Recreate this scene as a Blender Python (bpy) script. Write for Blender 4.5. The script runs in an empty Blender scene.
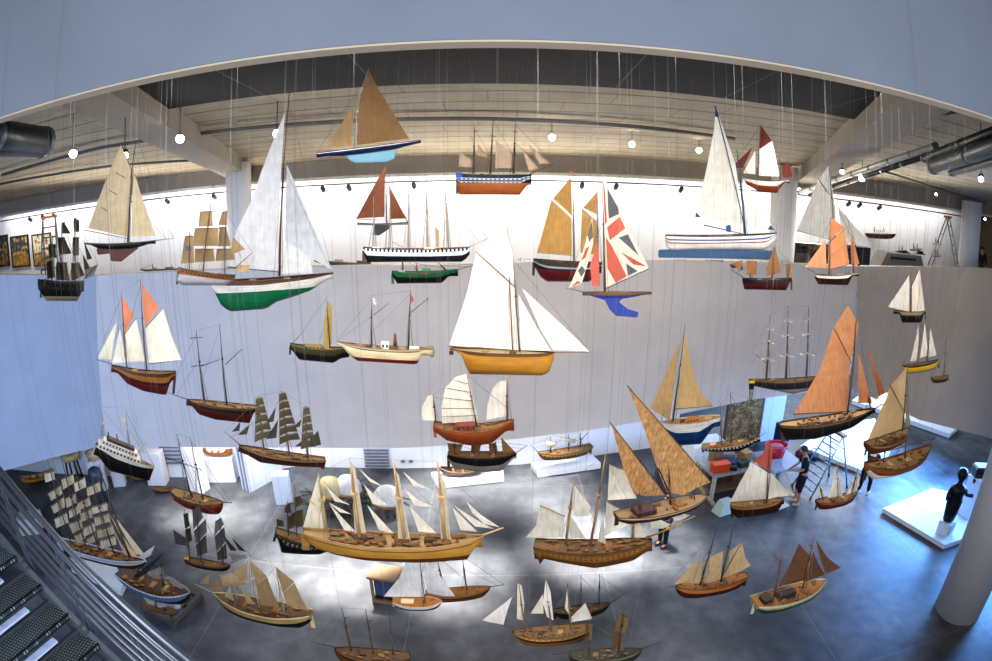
import bpy, bmesh, math, random
import numpy as np
from mathutils import Vector, Matrix, Euler
from mathutils.geometry import delaunay_2d_cdt
random.seed(4)
SC = bpy.context.scene
COL = SC.collection
R = math.radians
# ------------------------------------------------------------------ camera
F, CX, CY, PITCH, EZ = 600.0, 496.0, 330.5, R(14.2), 10.0
cd = bpy.data.cameras.new('camera'); cam = bpy.data.objects.new('camera', cd); COL.objects.link(cam)
cam.location = (0, 0, EZ); cam.rotation_euler = (R(90) - PITCH, 0, 0)
cd.type = 'PANO'; cd.panorama_type = 'FISHEYE_EQUISOLID'
cd.sensor_width = 36.0; cd.sensor_fit = 'HORIZONTAL'
cd.fisheye_lens = F * 36.0 / 992.0; cd.fisheye_fov = math.pi
cd.clip_start = 0.05; cd.clip_end = 200
SC.camera = cam

def ray(px, py):
    u = px - CX; v = CY - py; r = math.hypot(u, v)
    th = 2 * math.asin(min(1, r / (2 * F))); s = math.sin(th) / r if r else 0
    x = u * s; y = v * s; z = math.cos(th); c, sn = math.cos(PITCH), math.sin(PITCH)
    return Vector((x, z * c + y * sn, y * c - z * sn))
EYE = Vector((0, 0, EZ))
def at_d(px, py, d): return EYE + ray(px, py) * d
def at_y(px, py, Y): r = ray(px, py); return EYE + r * (Y / r.y)
def at_z(px, py, Z): r = ray(px, py); return EYE + r * ((Z - EZ) / r.z)
def at_plane(px, py, P, N):
    r = ray(px, py); return EYE + r * ((P - EYE).dot(N) / r.dot(N))

# ------------------------------------------------------------------ materials
def lin(h):
    if not isinstance(h, str): return tuple(h) + (1,) if len(h) == 3 else tuple(h)
    h = h.lstrip('#'); o = []
    for i in (0, 2, 4):
        c = int(h[i:i+2], 16) / 255
        o.append(c / 12.92 if c <= .04045 else ((c + .055) / 1.055) ** 2.4)
    return tuple(o) + (1,)

class NT:
    def __init__(s, name):
        s.m = bpy.data.materials.new(name); s.m.use_nodes = True
        s.t = s.m.node_tree; s.n = s.t.nodes; s.b = s.n['Principled BSDF']; s.out = s.n['Material Output']
    def new(s, t, **k):
        n = s.n.new(t)
        for a, b in k.items(): setattr(n, a, b)
        return n
    def l(s, a, b): s.t.links.new(a, b)
    def co(s, kind='Object'): return s.new('ShaderNodeTexCoord').outputs[kind]
    def mix(s, f, a, b, mode='MIX'):
        n = s.new('ShaderNodeMix', data_type='RGBA', blend_type=mode)
        for i, v in ((0, f), (6, a), (7, b)):
            if hasattr(v, 'is_linked'): s.l(v, n.inputs[i])
            else: n.inputs[i].default_value = v
        return n.outputs[2]
    def math(s, op, a, b=0.0, c=0.0):
        n = s.new('ShaderNodeMath', operation=op)
        for i, v in enumerate((a, b, c)):
            if hasattr(v, 'is_linked'): s.l(v, n.inputs[i])
            else: n.inputs[i].default_value = v
        return n.outputs[0]
    def noise(s, scale, co=None, detail=3.0, stretch=None):
        n = s.new('ShaderNodeTexNoise'); n.inputs['Scale'].default_value = scale; n.inputs['Detail'].default_value = detail
        co = co or s.co()
        if stretch:
            mp = s.new('ShaderNodeMapping'); mp.inputs['Scale'].default_value = stretch; s.l(co, mp.inputs[0]); co = mp.outputs[0]
        s.l(co, n.inputs['Vector']); return n.outputs['Fac']
    def ramp(s, f, a, b):
        n = s.new('ShaderNodeMapRange'); n.inputs[1].default_value = a; n.inputs[2].default_value = b; s.l(f, n.inputs[0]); return n.outputs[0]
    def bump(s, h, st=.3, d=.01):
        n = s.new('ShaderNodeBump'); n.inputs['Strength'].default_value = st; n.inputs['Distance'].default_value = d
        s.l(h, n.inputs['Height']); s.l(n.outputs[0], s.b.inputs['Normal'])
    def base(s, c):
        if hasattr(c, 'is_linked'): s.l(c, s.b.inputs['Base Color'])
        else: s.b.inputs['Base Color'].default_value = lin(c)
    def rough(s, r, met=0.0): s.b.inputs['Roughness'].default_value = r; s.b.inputs['Metallic'].default_value = met

def dk(c, k): c = lin(c); return (c[0]*k, c[1]*k, c[2]*k, 1)
MC = {}
def cached(fn):
    def g(*a, **k):
        key = (fn.__name__, a, tuple(sorted(k.items())))
        if key not in MC: MC[key] = fn(*a, **k)
        return MC[key]
    return g

@cached
def paint(c, rough=.5, met=0.0, var=.12, scale=6.0):
    t = NT('paint'); f = t.noise(scale)
    t.base(t.mix(f, dk(c, 1 - var), dk(c, 1 + var))); t.rough(rough, met); return t.m
@cached
def wood(c, rough=.5, grain=18.0):
    t = NT('wood'); f = t.noise(grain, stretch=(.25, 3, 3)); g = t.noise(3.0)
    a = t.mix(f, dk(c, .62), dk(c, 1.25)); t.base(t.mix(t.ramp(g, .3, .7), a, dk(c, .85))); t.rough(rough); t.bump(f, .2, .004); return t.m
@cached
def cloth(c, crumple=0.0, seams=True):
    c = lin(c); g_ = .3 * c[0] + .55 * c[1] + .15 * c[2]; c = tuple(v + (g_ - v) * .2 for v in c[:3]) + (1,)
    t = NT('sailcloth'); co = t.co('Object'); n = t.noise(7.0, co, 4); k = t.noise(20.0, co, 5, (1.6, 1, .7)); st = t.noise(26.0, co, 4, (1.5, 1, .16))
    a = t.mix(t.ramp(n, .3, .7), dk(c, .84), dk(c, 1.04)); a = t.mix(t.math('MULTIPLY', t.ramp(st, .45, .7), .35), a, dk(c, .6))
    if seams and not crumple:
        w = t.new('ShaderNodeTexWave', wave_type='BANDS', bands_direction='X'); w.inputs['Scale'].default_value = 4.0; w.inputs['Distortion'].default_value = .3
        t.l(co, w.inputs[0]); a = t.mix(t.math('MULTIPLY', t.ramp(w.outputs['Fac'], .04, .0), .4), a, dk(c, .7))
    if crumple: a = t.mix(t.math('MULTIPLY', t.ramp(k, .52, .36), .25 + .3 * crumple), a, dk(c, .55)); a = t.mix(t.math('MULTIPLY', t.ramp(k, .58, .7), .5 * crumple), a, dk(c, 1.5))  # shade in the folds and highlights on the ridges are put into the colour
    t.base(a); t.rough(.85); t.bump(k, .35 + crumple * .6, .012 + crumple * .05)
    tr = t.new('ShaderNodeBsdfTranslucent'); t.l(a, tr.inputs[0])
    mx = t.new('ShaderNodeMixShader'); mx.inputs[0].default_value = .25
    t.l(t.b.outputs[0], mx.inputs[1]); t.l(tr.outputs[0], mx.inputs[2]); t.l(mx.outputs[0], t.out.inputs[0]); return t.m
@cached
def emis(c, s):
    t = NT('lamp_lens'); t.base(c); t.b.inputs['Emission Color'].default_value = lin(c); t.b.inputs['Emission Strength'].default_value = s; return t.m
def hull_mat(bands, bot, zw, ports):
    t = NT('hull_paint'); uv = t.new('ShaderNodeSeparateXYZ'); t.l(t.co('UV'), uv.inputs[0]); u, v = uv.outputs[0], uv.outputs[1]
    col = lin(bands[-1][1])
    for ve, c in reversed(bands[:-1]):
        col = t.mix(t.math('LESS_THAN', v, ve), col, lin(c))
    if ports:
        n, rows, pc = ports
        for (a, b) in rows:
            m = t.math('MULTIPLY', t.math('GREATER_THAN', v, a), t.math('LESS_THAN', v, b))
            k = t.math('GREATER_THAN', t.math('FRACT', t.math('MULTIPLY', u, n)), .5)
            col = t.mix(t.math('MULTIPLY', m, k), col, lin(pc))
    if bot:
        z = t.new('ShaderNodeSeparateXYZ'); t.l(t.co('Object'), z.inputs[0])
        col = t.mix(t.math('LESS_THAN', z.outputs[2], zw), col, lin(bot))
    f = t.noise(9.0, None, 4, (.4, 2, 2))
    col = t.mix(t.ramp(f, .3, .7), col, t.mix(1.0, col, (.72, .70, .68, 1), 'MULTIPLY'))
    pl = t.math('FRACT', t.math('MULTIPLY', v, 11.0))
    col = t.mix(t.math('MULTIPLY', t.math('LESS_THAN', pl, .14), .35), col, (0.01, .008, .006, 1))
    t.base(col); t.rough(.45); t.b.inputs['Specular IOR Level'].default_value = .25; t.bump(pl, .12, .003); return t.m

# ------------------------------------------------------------------ mesh helpers
def link(o, parent=None):
    COL.objects.link(o)
    if parent is not None: o.parent = parent
    return o
def mesh_obj(name, bm, mats, parent=None, smooth=False, mat_world=None):
    me = bpy.data.meshes.new(name); bm.to_mesh(me); bm.free()
    for m in (mats if isinstance(mats, (list, tuple)) else [mats]): me.materials.append(m)
    if smooth: me.polygons.foreach_set('use_smooth', [True] * len(me.polygons))
    o = bpy.data.objects.new(name, me)
    if mat_world is not None: o.matrix_world = mat_world
    return link(o, parent)
def b_tube(bm, p0, p1, r0, r1=None, n=6, caps=True, mi=0):
    p0 = Vector(p0); p1 = Vector(p1); r1 = r0 if r1 is None else r1
    d = (p1 - p0)
    if d.length < 1e-6: return
    d.normalize(); a = d.orthogonal().normalized(); b = d.cross(a)
    A = []; B = []
    for i in range(n):
        t = 2 * math.pi * i / n; o = a * math.cos(t) + b * math.sin(t)
        A.append(bm.verts.new(p0 + o * r0)); B.append(bm.verts.new(p1 + o * r1))
    for i in range(n):
        f = bm.faces.new((A[i], A[(i+1) % n], B[(i+1) % n], B[i])); f.material_index = mi; f.smooth = True
    if caps:
        f = bm.faces.new(A[::-1]); f.material_index = mi; f = bm.faces.new(B); f.material_index = mi
def b_path(bm, pts, r, n=6, mi=0):
    pts = [Vector(p) for p in pts]; rings = []
    up = Vector((0, 0, 1))
    for i, p in enumerate(pts):
        d = (pts[min(i+1, len(pts)-1)] - pts[max(i-1, 0)]).normalized()
        a = d.cross(up)
        a = a.normalized() if a.length > 1e-4 else d.orthogonal().normalized()
        b = d.cross(a)
        rings.append([bm.verts.new(p + (a * math.cos(2*math.pi*k/n) + b * math.sin(2*math.pi*k/n)) * r) for k in range(n)])
    for A, B in zip(rings, rings[1:]):
        for k in range(n):
            f = bm.faces.new((A[k], A[(k+1) % n], B[(k+1) % n], B[k])); f.smooth = True; f.material_index = mi
    bm.faces.new(rings[0][::-1]); bm.faces.new(rings[-1])
def b_box(bm, c, s, rot=None, taper=1.0, mi=0, bev=0.0):
    M = rot if rot is not None else Matrix.Identity(3); c = Vector(c); V = []
    for z in (-1, 1):
        k = taper if z > 0 else 1
        for x, y in ((-1, -1), (1, -1), (1, 1), (-1, 1)):
            V.append(bm.verts.new(c + M @ Vector((x*s[0]/2*k, y*s[1]/2*k, z*s[2]/2))))
    fs = []
    for q in ((3, 2, 1, 0), (4, 5, 6, 7), (0, 1, 5, 4), (1, 2, 6, 5), (2, 3, 7, 6), (3, 0, 4, 7)):
        f = bm.faces.new([V[i] for i in q]); f.material_index = mi; fs.append(f)
    if bev:
        es = list({e for f in fs for e in f.edges})
        bmesh.ops.bevel(bm, geom=es, offset=bev, segments=2, affect='EDGES', clamp_overlap=True)
def b_lathe(bm, prof, c=(0, 0, 0), n=20, mi=0, sx=1.0, sy=1.0):
    c = Vector(c); rings = []
    for r, z in prof:
        rings.append([bm.verts.new(c + Vector((r*math.cos(2*math.pi*i/n)*sx, r*math.sin(2*math.pi*i/n)*sy, z))) for i in range(n)])
    for A, B in zip(rings, rings[1:]):
        for i in range(n):
            f = bm.faces.new((A[i], A[(i+1) % n], B[(i+1) % n], B[i])); f.smooth = True; f.material_index = mi
    for q, rv in ((rings[0], True), (rings[-1], False)):
        f = bm.faces.new(q[::-1] if rv else q); f.material_index = mi
def b_prism(bm, pts, z0, z1, mi=0):
    A = [bm.verts.new((p[0], p[1], z0)) for p in pts]; B = [bm.verts.new((p[0], p[1], z1)) for p in pts]
    n = len(pts); bm.faces.new(A[::-1]).material_index = mi; bm.faces.new(B).material_index = mi
    for i in range(n): bm.faces.new((A[i], A[(i+1) % n], B[(i+1) % n], B[i])).material_index = mi
    bmesh.ops.recalc_face_normals(bm, faces=bm.faces[:])
def tag(o, label=None, cat=None, group=None, kind=None):
    for k, v in (('label', label), ('category', cat), ('group', group), ('kind', kind)):
        if v: o[k] = v
    return o
def empty(name, loc=(0, 0, 0), rz=0.0, label=None, cat=None, group=None):
    o = bpy.data.objects.new(name, None); o.empty_display_size = .1; o.location = loc; o.rotation_euler = (0, 0, rz)
    link(o); return tag(o, label, cat, group)
def struct(name, bm, m, smooth=False): return tag(mesh_obj(name, bm, m, None, smooth), kind='structure')
def ceil_z(Y): return 11.6 - .0667 * (Y - 9.5)
# ------------------------------------------------------------------ ship builder
WIRE = paint('#6e6e70', .8)
ROPE = paint('#6a6258', .9)
def interp(pts, t):
    if t <= pts[0][0]: return pts[0][1]
    for (a, va), (b, vb) in zip(pts, pts[1:]):
        if t <= b: return va + (vb - va) * (t - a) / max(1e-6, b - a)
    return pts[-1][1]
def sail_mesh(poly, bulge, overlays, grid=9):
    """poly: 2-D outline -> triangulated, bellied surface; returns verts(x,off,z), faces, material index"""
    P = np.array(poly, float); mn = P.min(0); mx = P.max(0); S = max(mx - mn); h = S / grid
    bd = []
    for i in range(len(P)):
        a, b = P[i], P[(i+1) % len(P)]; k = max(1, int(np.hypot(*(b - a)) / h))
        for j in range(k): bd.append(a + (b - a) * j / k)
    nb = len(bd); B = np.array(bd)
    def segd(p, Q):
        A = Q; D = np.roll(Q, -1, 0) - A; L = (D**2).sum(1) + 1e-12
        t = np.clip(((p - A) * D).sum(1) / L, 0, 1); return np.sqrt((((A + D * t[:, None]) - p)**2).sum(1)).min()
    def inside(p, Q):
        c = False; j = len(Q) - 1
        for i in range(len(Q)):
            if (Q[i][1] > p[1]) != (Q[j][1] > p[1]) and p[0] < (Q[j][0] - Q[i][0]) * (p[1] - Q[i][1]) / (Q[j][1] - Q[i][1]) + Q[i][0]: c = not c
            j = i
        return c
    V = [Vector(b) for b in bd]
    x = mn[0] + h / 2
    while x < mx[0]:
        y = mn[1] + h / 2
        while y < mx[1]:
            p = np.array((x, y))
            if inside(p, P) and segd(p, P) > h * .4: V.append(Vector((x, y)))
            y += h
        x += h
    E = [(i, (i+1) % nb) for i in range(nb)]
    ovp = []
    for ci, op in overlays:
        ovp.append((ci, np.array(op, float)))
        s = len(V); V += [Vector(q) for q in op]; E += [(s+i, s+(i+1) % len(op)) for i in range(len(op))]
    vs, es, fs, *_ = delaunay_2d_cdt(V, E, [list(range(nb))], 1, 1e-6)
    out = []
    for v in vs:
        d = segd(np.array((v.x, v.y)), P) / S
        out.append((v.x, bulge * S * (1 - math.exp(-d * 7)), v.y))
    F, M = [], []
    for f in fs:
        c = np.mean([[vs[i].x, vs[i].y] for i in f], 0); m = 0
        for ci, q in ovp:
            if inside(c, q): m = ci
        if inside(c, P): F.append(f); M.append(m)
    return out, F, M

SHIPS = []
def ship(n, l, D, st, bo, z=(0, 0, 1), yaw=0, lvl=None, z0=None, sag=.03, dep=.12, keel=None, beam=.2, sw=.45, bands=(('1', '#333'),), bot=None, wl=None,
         deck='#8a6a42', fin=None, masts=(), mcol='#5a4028', spars=(), sails=(), houses=(), ports=None, rig=True, rail='#3a2a1c', cat='model ship',
         group=None, wires=True, hatch=2, full=1.0, mr=.011, stays=True, clutter=0, bulge=.05, rud=True):
    zx, zy, zs = z
    P = lambda x, y: (zx + x / zs, zy + y / zs)
    sp, bp = P(*st), P(*bo); bands = list(bands); mp = ((sp[0]+bp[0])/2, (sp[1]+bp[1])/2)
    C = at_d(mp[0], mp[1], D)
    los = ray(*mp); el = math.degrees(math.atan2(los.z, math.hypot(los.x, los.y)))
    if lvl is None: lvl = el < -16
    kz = 1.0
    if el < -19 and z0 is None: dep *= 1.75; beam *= 1.3; kz = 1.12 if el > -38 else 1.25; bands = [(min(1, v * .62) if v < 1 else 1, c) for v, c in bands]; ports = ports and (ports[0], [(a * .62, b * .62) for a, b in ports[1]], ports[2]); clutter = int(clutter * 1.8) + 6
    if z0 is not None: S_, B_ = at_z(sp[0], sp[1], z0), at_z(bp[0], bp[1], z0)
    elif lvl: S_, B_ = at_z(sp[0], sp[1], C.z), at_z(bp[0], bp[1], C.z)
    else:
        h = Vector((los.x, los.y, 0)).normalized(); N = Matrix.Rotation(R(yaw), 3, 'Z') @ h
        S_, B_ = at_plane(sp[0], sp[1], C, N), at_plane(bp[0], bp[1], C, N)
    X = (B_ - S_); L = X.length; X.normalize(); O = (S_ + B_) / 2
    Zv = (Vector((0, 0, 1)) - X * X.z).normalized(); Yv = Zv.cross(X)
    M = Matrix((X, Yv, Zv)).transposed()
    SHIPS.append((n, l, round(L, 2), tuple(round(v, 2) for v in O), round(el), round(math.degrees(math.acos(abs(X.dot(Vector((los.y, -los.x, 0)).normalized())))))))
    def loc(x, y, ang=0.0, org=None):
        """pixel -> ship-local point on a vertical plane turned by ang about the mast at local x=org"""
        o = O if org is None else O + X * org
        d = X * math.cos(R(ang)) + Yv * math.sin(R(ang)); Nn = d.cross(Zv)
        w = at_plane(*P(x, y), o, Nn) - O
        return Vector((w.dot(X), w.dot(Yv), w.dot(Zv)))
    root = bpy.data.objects.new(n, None); root.empty_display_size = .2
    root.matrix_world = Matrix.Translation(O) @ M.to_4x4(); link(root); tag(root, l, cat, group)
    px = L / math.hypot(sp[0]-bp[0], sp[1]-bp[1])      # metres per pixel
    # hull
    if keel:
        K = sorted(((lambda q: (q.x / L + .5, q.z * kz))(loc(*k)) for k in keel), key=lambda q: q[0])
        K = [(max(.0, min(1., a)), b) for a, b in K]
    else:
        d = dep * L; K = [(0, -.35*d), (.04, -.6*d), (.12, -.9*d), (.3, -1.0*d), (.7, -1.0*d), (.86, -.9*d), (.95, -.55*d), (1, -.05*d)]
    sheer = lambda t: -sag * L * 4 * t * (1 - t)
    def hb(t):
        b = beam * L / 2
        a = sw + (1 - sw) * math.sin(math.pi/2 * min(1, t / .4)) if t < .4 else 1.0
        if t > .5: a *= max(.0, 1 - ((t - .5) / .5) ** (2.3 * full)) ** .8
        return max(.006 * L, b * a)
    NS, NM = 26, 9
    bm = bmesh.new(); uvl = bm.loops.layers.uv.new('UVMap'); rows = []; mind = .012 * L
    for i in range(NS + 1):
        t = i / NS; zs_ = sheer(t); zk = min(interp(K, t), zs_ - mind); w = hb(t); row = []
        for j in range(-NM, NM + 1):
            u = 1 - abs(j) / NM
            u = abs(j) / NM; u = 1 - u           # 0 at sheer .. 1 at keel
            y = w * max(.03, (1 - u ** 2.6)) ** .62 * (1 - .06 * (1 - u)) * (1 if j > 0 else -1) if j else 0
            row.append((bm.verts.new(((t - .5) * L, y, zs_ + (zk - zs_) * u)), t, u))
        rows.append(row)
    for a, b in zip(rows, rows[1:]):
        for j in range(2 * NM):
            q = (a[j], b[j], b[j+1], a[j+1]); f = bm.faces.new([v[0] for v in q]); f.smooth = True
            for lp, v in zip(f.loops, q): lp[uvl].uv = (v[1], v[2])
    for row, rv in ((rows[0], 1), (rows[-1], 0)):
        f = bm.faces.new([v[0] for v in (row if rv else row[::-1])])
        for lp in f.loops: lp[uvl].uv = (0, .3)
    bmesh.ops.recalc_face_normals(bm, faces=bm.faces[:])
    zw = 0
    if bot: zw = loc(*wl).z if wl else -.06 * L
    hull = mesh_obj('hull', bm, hull_mat(list(bands), bot, zw, ports), root)
    # deck and rails
    bm = bmesh.new(); A = []
    for i in range(NS + 1):
        t = i / NS; zz = sheer(t) - .012 * L; w = hb(t) * .95
        A.append((bm.verts.new(((t - .5) * L * .995, -w, zz)), bm.verts.new(((t - .5) * L * .995, w, zz))))
    for a, b in zip(A, A[1:]): bm.faces.new((a[0], b[0], b[1], a[1]))
    mesh_obj('deck', bm, wood(tuple(dk(deck, .7)), .6, 30.0), root)  # deck colour darkened to stand in for ambient shade
    for s in (-1, 1):
        bm = bmesh.new(); b_path(bm, [((i/NS - .5) * L, s * hb(i/NS) * .96, sheer(i/NS) + .002 * L) for i in range(NS + 1)], max(.0045 * L, .004), 5)
        mesh_obj('rail', bm, wood(rail), root)
    if fin:
        Q = [loc(*q) for q in fin]; bm = bmesh.new(); w = hb(.45) * .16
        A = [bm.verts.new((q.x, -w * (1 if i not in (0,) else 1), q.z)) for i, q in enumerate(Q)]; B = [bm.verts.new((q.x, w, q.z)) for q in Q]
        bm.faces.new(A); bm.faces.new(B[::-1]); k = len(Q)
        for i in range(k): bm.faces.new((A[i], B[i], B[(i+1) % k], A[(i+1) % k]))
        bmesh.ops.recalc_face_normals(bm, faces=bm.faces[:])
        bmesh.ops.bevel(bm, geom=bm.edges[:], offset=w * .6, segments=2, affect='EDGES', clamp_overlap=True)
        mesh_obj('keel', bm, paint(tuple(dk(bot or '#444444', .45)), .5), root)
    # rudder
    if not fin and rud:
      bm = bmesh.new(); zk = interp(K, .1); b_box(bm, (-.5 * L + .01 * L, 0, (sheer(0) + zk) / 2 - .02 * L), (.04 * L, .008 * L, max(.02 * L, (sheer(0) - zk) * .8)))
      mesh_obj('rudder', bm, wood(rail), root)
    # masts
    ML = []
    for m in masts:
        a = loc(m[0], m[1]); b = loc(m[2], m[3]); k = m[4] if len(m) > 4 else 1
        t0 = min(.98, max(.02, a.x / L + .5))
        a.z = min(a.z, sheer(t0) + .02 * L) if k >= .7 and not (len(m) > 5) else a.z
        r = mr * L * k; r = max(r, .55 * px)
        bm = bmesh.new(); b_tube(bm, a, a.lerp(b, .55), r, r * .8); b_tube(bm, a.lerp(b, .5) , b, r * .8, r * .35)
        if k >= .7 and rig:
            b_box(bm, a.lerp(b, .58), (r * 3, r * 4.2, r * .9))
        mo = mesh_obj('mast', bm, wood(mcol, .5, 25.0), root); ML.append((a, b, mo))
    spr_end = Vector((.5 * L, 0, 0)); spr_e2 = None
    for s in spars:
        nm, a, b = s[0], loc(s[1], s[2]), loc(s[3], s[4]); k = s[5] if len(s) > 5 else 1
        if nm == 'bowsprit': spr_end = b
        r = max(mr * L * .55 * k, .4 * px)
        bm = bmesh.new(); b_tube(bm, a, b, r, r * .6); mesh_obj(nm, bm, wood(s[6] if len(s) > 6 else mcol, .5, 25.0), root)
    # sails
    sgn = 1
    for s in sails:
        c, pts = s[0], s[1]; o = s[2] if len(s) > 2 else {}
        ang = o.get('a', 0); org = 0.0
        if ang and ML:
            cx = sum(p[0] for p in pts) / len(pts); cy = sum(p[1] for p in pts) / len(pts); q = loc(cx, cy)
            org = min(ML, key=lambda mm: abs((mm[0].x + (mm[1].x - mm[0].x) * ((q.z - mm[0].z) / max(.01, mm[1].z - mm[0].z))) - q.x))
            org = org[0].x + (org[1].x - org[0].x) * min(1, max(0, (q.z - org[0].z) / max(.01, org[1].z - org[0].z)))
        dv = Vector((math.cos(R(ang)), math.sin(R(ang)), 0)); nv = Vector((-dv.y, dv.x, 0))
        L3 = [loc(p[0], p[1], ang, org if ang else None) for p in pts]
        o3 = Vector((org if ang else 0, 0, 0))
        to2 = lambda q: ((q - o3).dot(dv), q.z)
        ovs = []; mats = [cloth(c, o.get('cr', 0.0), o.get('seam', True))]
        for oc, op in o.get('ov', ()):
            mats.append(cloth(oc)); ovs.append((len(mats) - 1, [to2(loc(p[0], p[1], ang, org if ang else None)) for p in op]))
        bu = o.get('b', .1 if ang else bulge) * (1 if ang else sgn); sgn = -sgn if 'b' not in o else sgn
        vs, fs, ms = sail_mesh([to2(q) for q in L3], bu, ovs, o.get('g', 9))
        off = .012 * L * (1 if not ang else 1.2)
        me = bpy.data.meshes.new('sail')
        me.from_pydata([o3 + dv * v[0] + nv * (v[1] + (off if ang else 0)) + Vector((0, 0, v[2])) for v in vs], [], fs)
        for m in mats: me.materials.append(m)
        me.polygons.foreach_set('material_index', ms); me.polygons.foreach_set('use_smooth', [True] * len(ms))
        so = link(bpy.data.objects.new(o.get('n', 'sail'), me), root)
        if o.get('l'): so['label'] = o['l']
        if ang and o.get('y', 1) and len(L3) >= 4:
            a, b = L3[0], L3[1]; e = (b - a) * .06; bm = bmesh.new(); r = max(mr * L * .4, .4 * px)
            b_tube(bm, (a - e) , a.lerp(b, .5), r * .5, r); b_tube(bm, a.lerp(b, .5), b + e, r, r * .5); mesh_obj('yard', bm, wood(mcol, .5, 25.0), root)
        for (x0, y0, x1, y1) in o.get('bat', ()):
            bm = bmesh.new(); b_tube(bm, loc(x0, y0) + nv * bu * .5, loc(x1, y1) + nv * bu * .5, max(.003 * L, .3 * px)); mesh_obj('batten', bm, wood('#5a4630'), so)
    # houses on deck
    for h in houses:
        t, ln, wd, ht, hc = h[:5]; lift = h[5] if len(h) > 5 else 0
        bm = bmesh.new(); b_box(bm, ((t - .5) * L, 0, sheer(t) + (lift + ht / 2) * L - .01 * L), (ln * L, wd * L, ht * L), bev=.003 * L)
        ho = mesh_obj('deckhouse', bm, paint(hc, .6), root)
        if ht > .03:
            kx = max(2, min(12, int(ln / .05)))
            for sy in (-1, 1):
                for i in range(kx):
                    bm = bmesh.new(); b_box(bm, ((t - .5) * L + ((i + .5) / kx - .5) * ln * L, sy * wd * L / 2, sheer(t) + (lift + ht * .55) * L - .01 * L), (ln * L / kx * .5, .004 * L, ht * L * .42)); mesh_obj('window', bm, paint('#20242a', .3), ho)
    rnd = random.Random(n + l)
    for i in range(hatch):
        t = .22 + .56 * (i + .5) / hatch + rnd.uniform(-.03, .03); ln = rnd.uniform(.05, .09); wd = beam * rnd.uniform(.25, .4)
        bm = bmesh.new(); hh = rnd.uniform(.014, .03); b_box(bm, ((t - .5) * L, 0, sheer(t) - .012 * L + hh * L / 2), (ln * L, wd * L, hh * L), taper=.9)
        mesh_obj('hatch', bm, wood(rnd.choice(['#6a4526', '#8a6238', '#4a3524', '#a3835a'])), root)
    for i in range(clutter):
        t = rnd.uniform(.12, .88); s = rnd.choice((-1, 1)); bm = bmesh.new(); k = rnd.choice((0, 1, 2)); y = s * hb(t) * rnd.uniform(.25, .7); zz = sheer(t) - .008 * L
        if k == 0:
            b_lathe(bm, [(.008*L, 0), (.011*L, .01*L), (.008*L, .022*L)], ((t-.5)*L, y, zz), 8); mesh_obj('barrel', bm, wood('#7a4a26'), root)
        elif k == 1:
            b_lathe(bm, [(.001*L, 0), (.012*L, .008*L), (.016*L, .016*L)], ((t-.5)*L, y, zz), 10, sx=2.2); mesh_obj('ship_boat', bm, wood('#7a6242'), root)
        else:
            b_box(bm, ((t-.5)*L, y, zz + .008*L), (.03*L, .018*L, .018*L)); mesh_obj('deck_chest', bm, wood('#8a5f36'), root)
    # standing rigging
    if rig and ML:
        bm = bmesh.new(); rr = .17 * px
        for k, (a, b, mo) in enumerate(ML):
            t = min(.95, max(.05, a.x / L + .5)); hgt = b.z - a.z
            if hgt < .1 * L: continue
            for s in (-1, 1):
                for q, fr in ((-.05, .58), (-.015, .58), (.02, .9)):
                    tt = min(.97, max(.03, t + q)); b_tube(bm, ((tt - .5) * L, s * hb(tt) * .97, sheer(tt)), a.lerp(b, fr), rr, rr, 3, False)
            if stays:
                nx = [m for m in ML if m[0].x > a.x + .04 * L and m[1].z > m[0].z + .1 * L]
                e = min(nx, key=lambda m: m[0].x) if nx else None
                tgt = (e[0].lerp(e[1], .3) if e else spr_end)
                b_tube(bm, a.lerp(b, .95), tgt, rr, rr, 3, False)
                if e: b_tube(bm, b, e[1], rr * .7, rr * .7, 3, False)
                else: b_tube(bm, a.lerp(b, .6), spr_end.lerp(Vector((.48 * L, 0, 0)), .4), rr, rr, 3, False)
        if bm.faces: mesh_obj('rigging', bm, ROPE, root)
        else: bm.free()
    if wires:
        W = root.matrix_world; iv = W.inverted()
        for t in (.22, .8):
            for s in (-1, 1):
                a = W @ Vector(((t - .5) * L, s * hb(t) * .9, sheer(t))); b = a.copy(); b.z = ceil_z(a.y) - .03
                bm = bmesh.new(); b_tube(bm, iv @ a, iv @ b, .0009, .0009, 4, False); mesh_obj('suspension_wire', bm, WIRE, root)
    return root
def tiers(foot, top, n, w0, w1, lo=.12, hi=1.0, skew=0.0, gap=.12, belly=.1, lean=0.0):
    """stack of n square sails up a mast, in the same pixels as foot/top"""
    out = []; fx, fy = foot; tx, ty = top
    for i in range(n):
        a = lo + (hi - lo) * (i + 1 - gap) / n; b = lo + (hi - lo) * i / n
        wa = w0 + (w1 - w0) * (i + 1) / n; wb = w0 + (w1 - w0) * i / n
        ax, ay = fx + (tx - fx) * a, fy + (ty - fy) * a; bx, by = fx + (tx - fx) * b, fy + (ty - fy) * b
        out.append([(ax - wa / 2, ay + skew * wa / 2), (ax + wa / 2, ay - skew * wa / 2), (bx + wb / 2 + lean, by - skew * wb / 2), (bx + lean, by - belly * wb), (bx - wb / 2 + lean, by + skew * wb / 2)])
    return out
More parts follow.
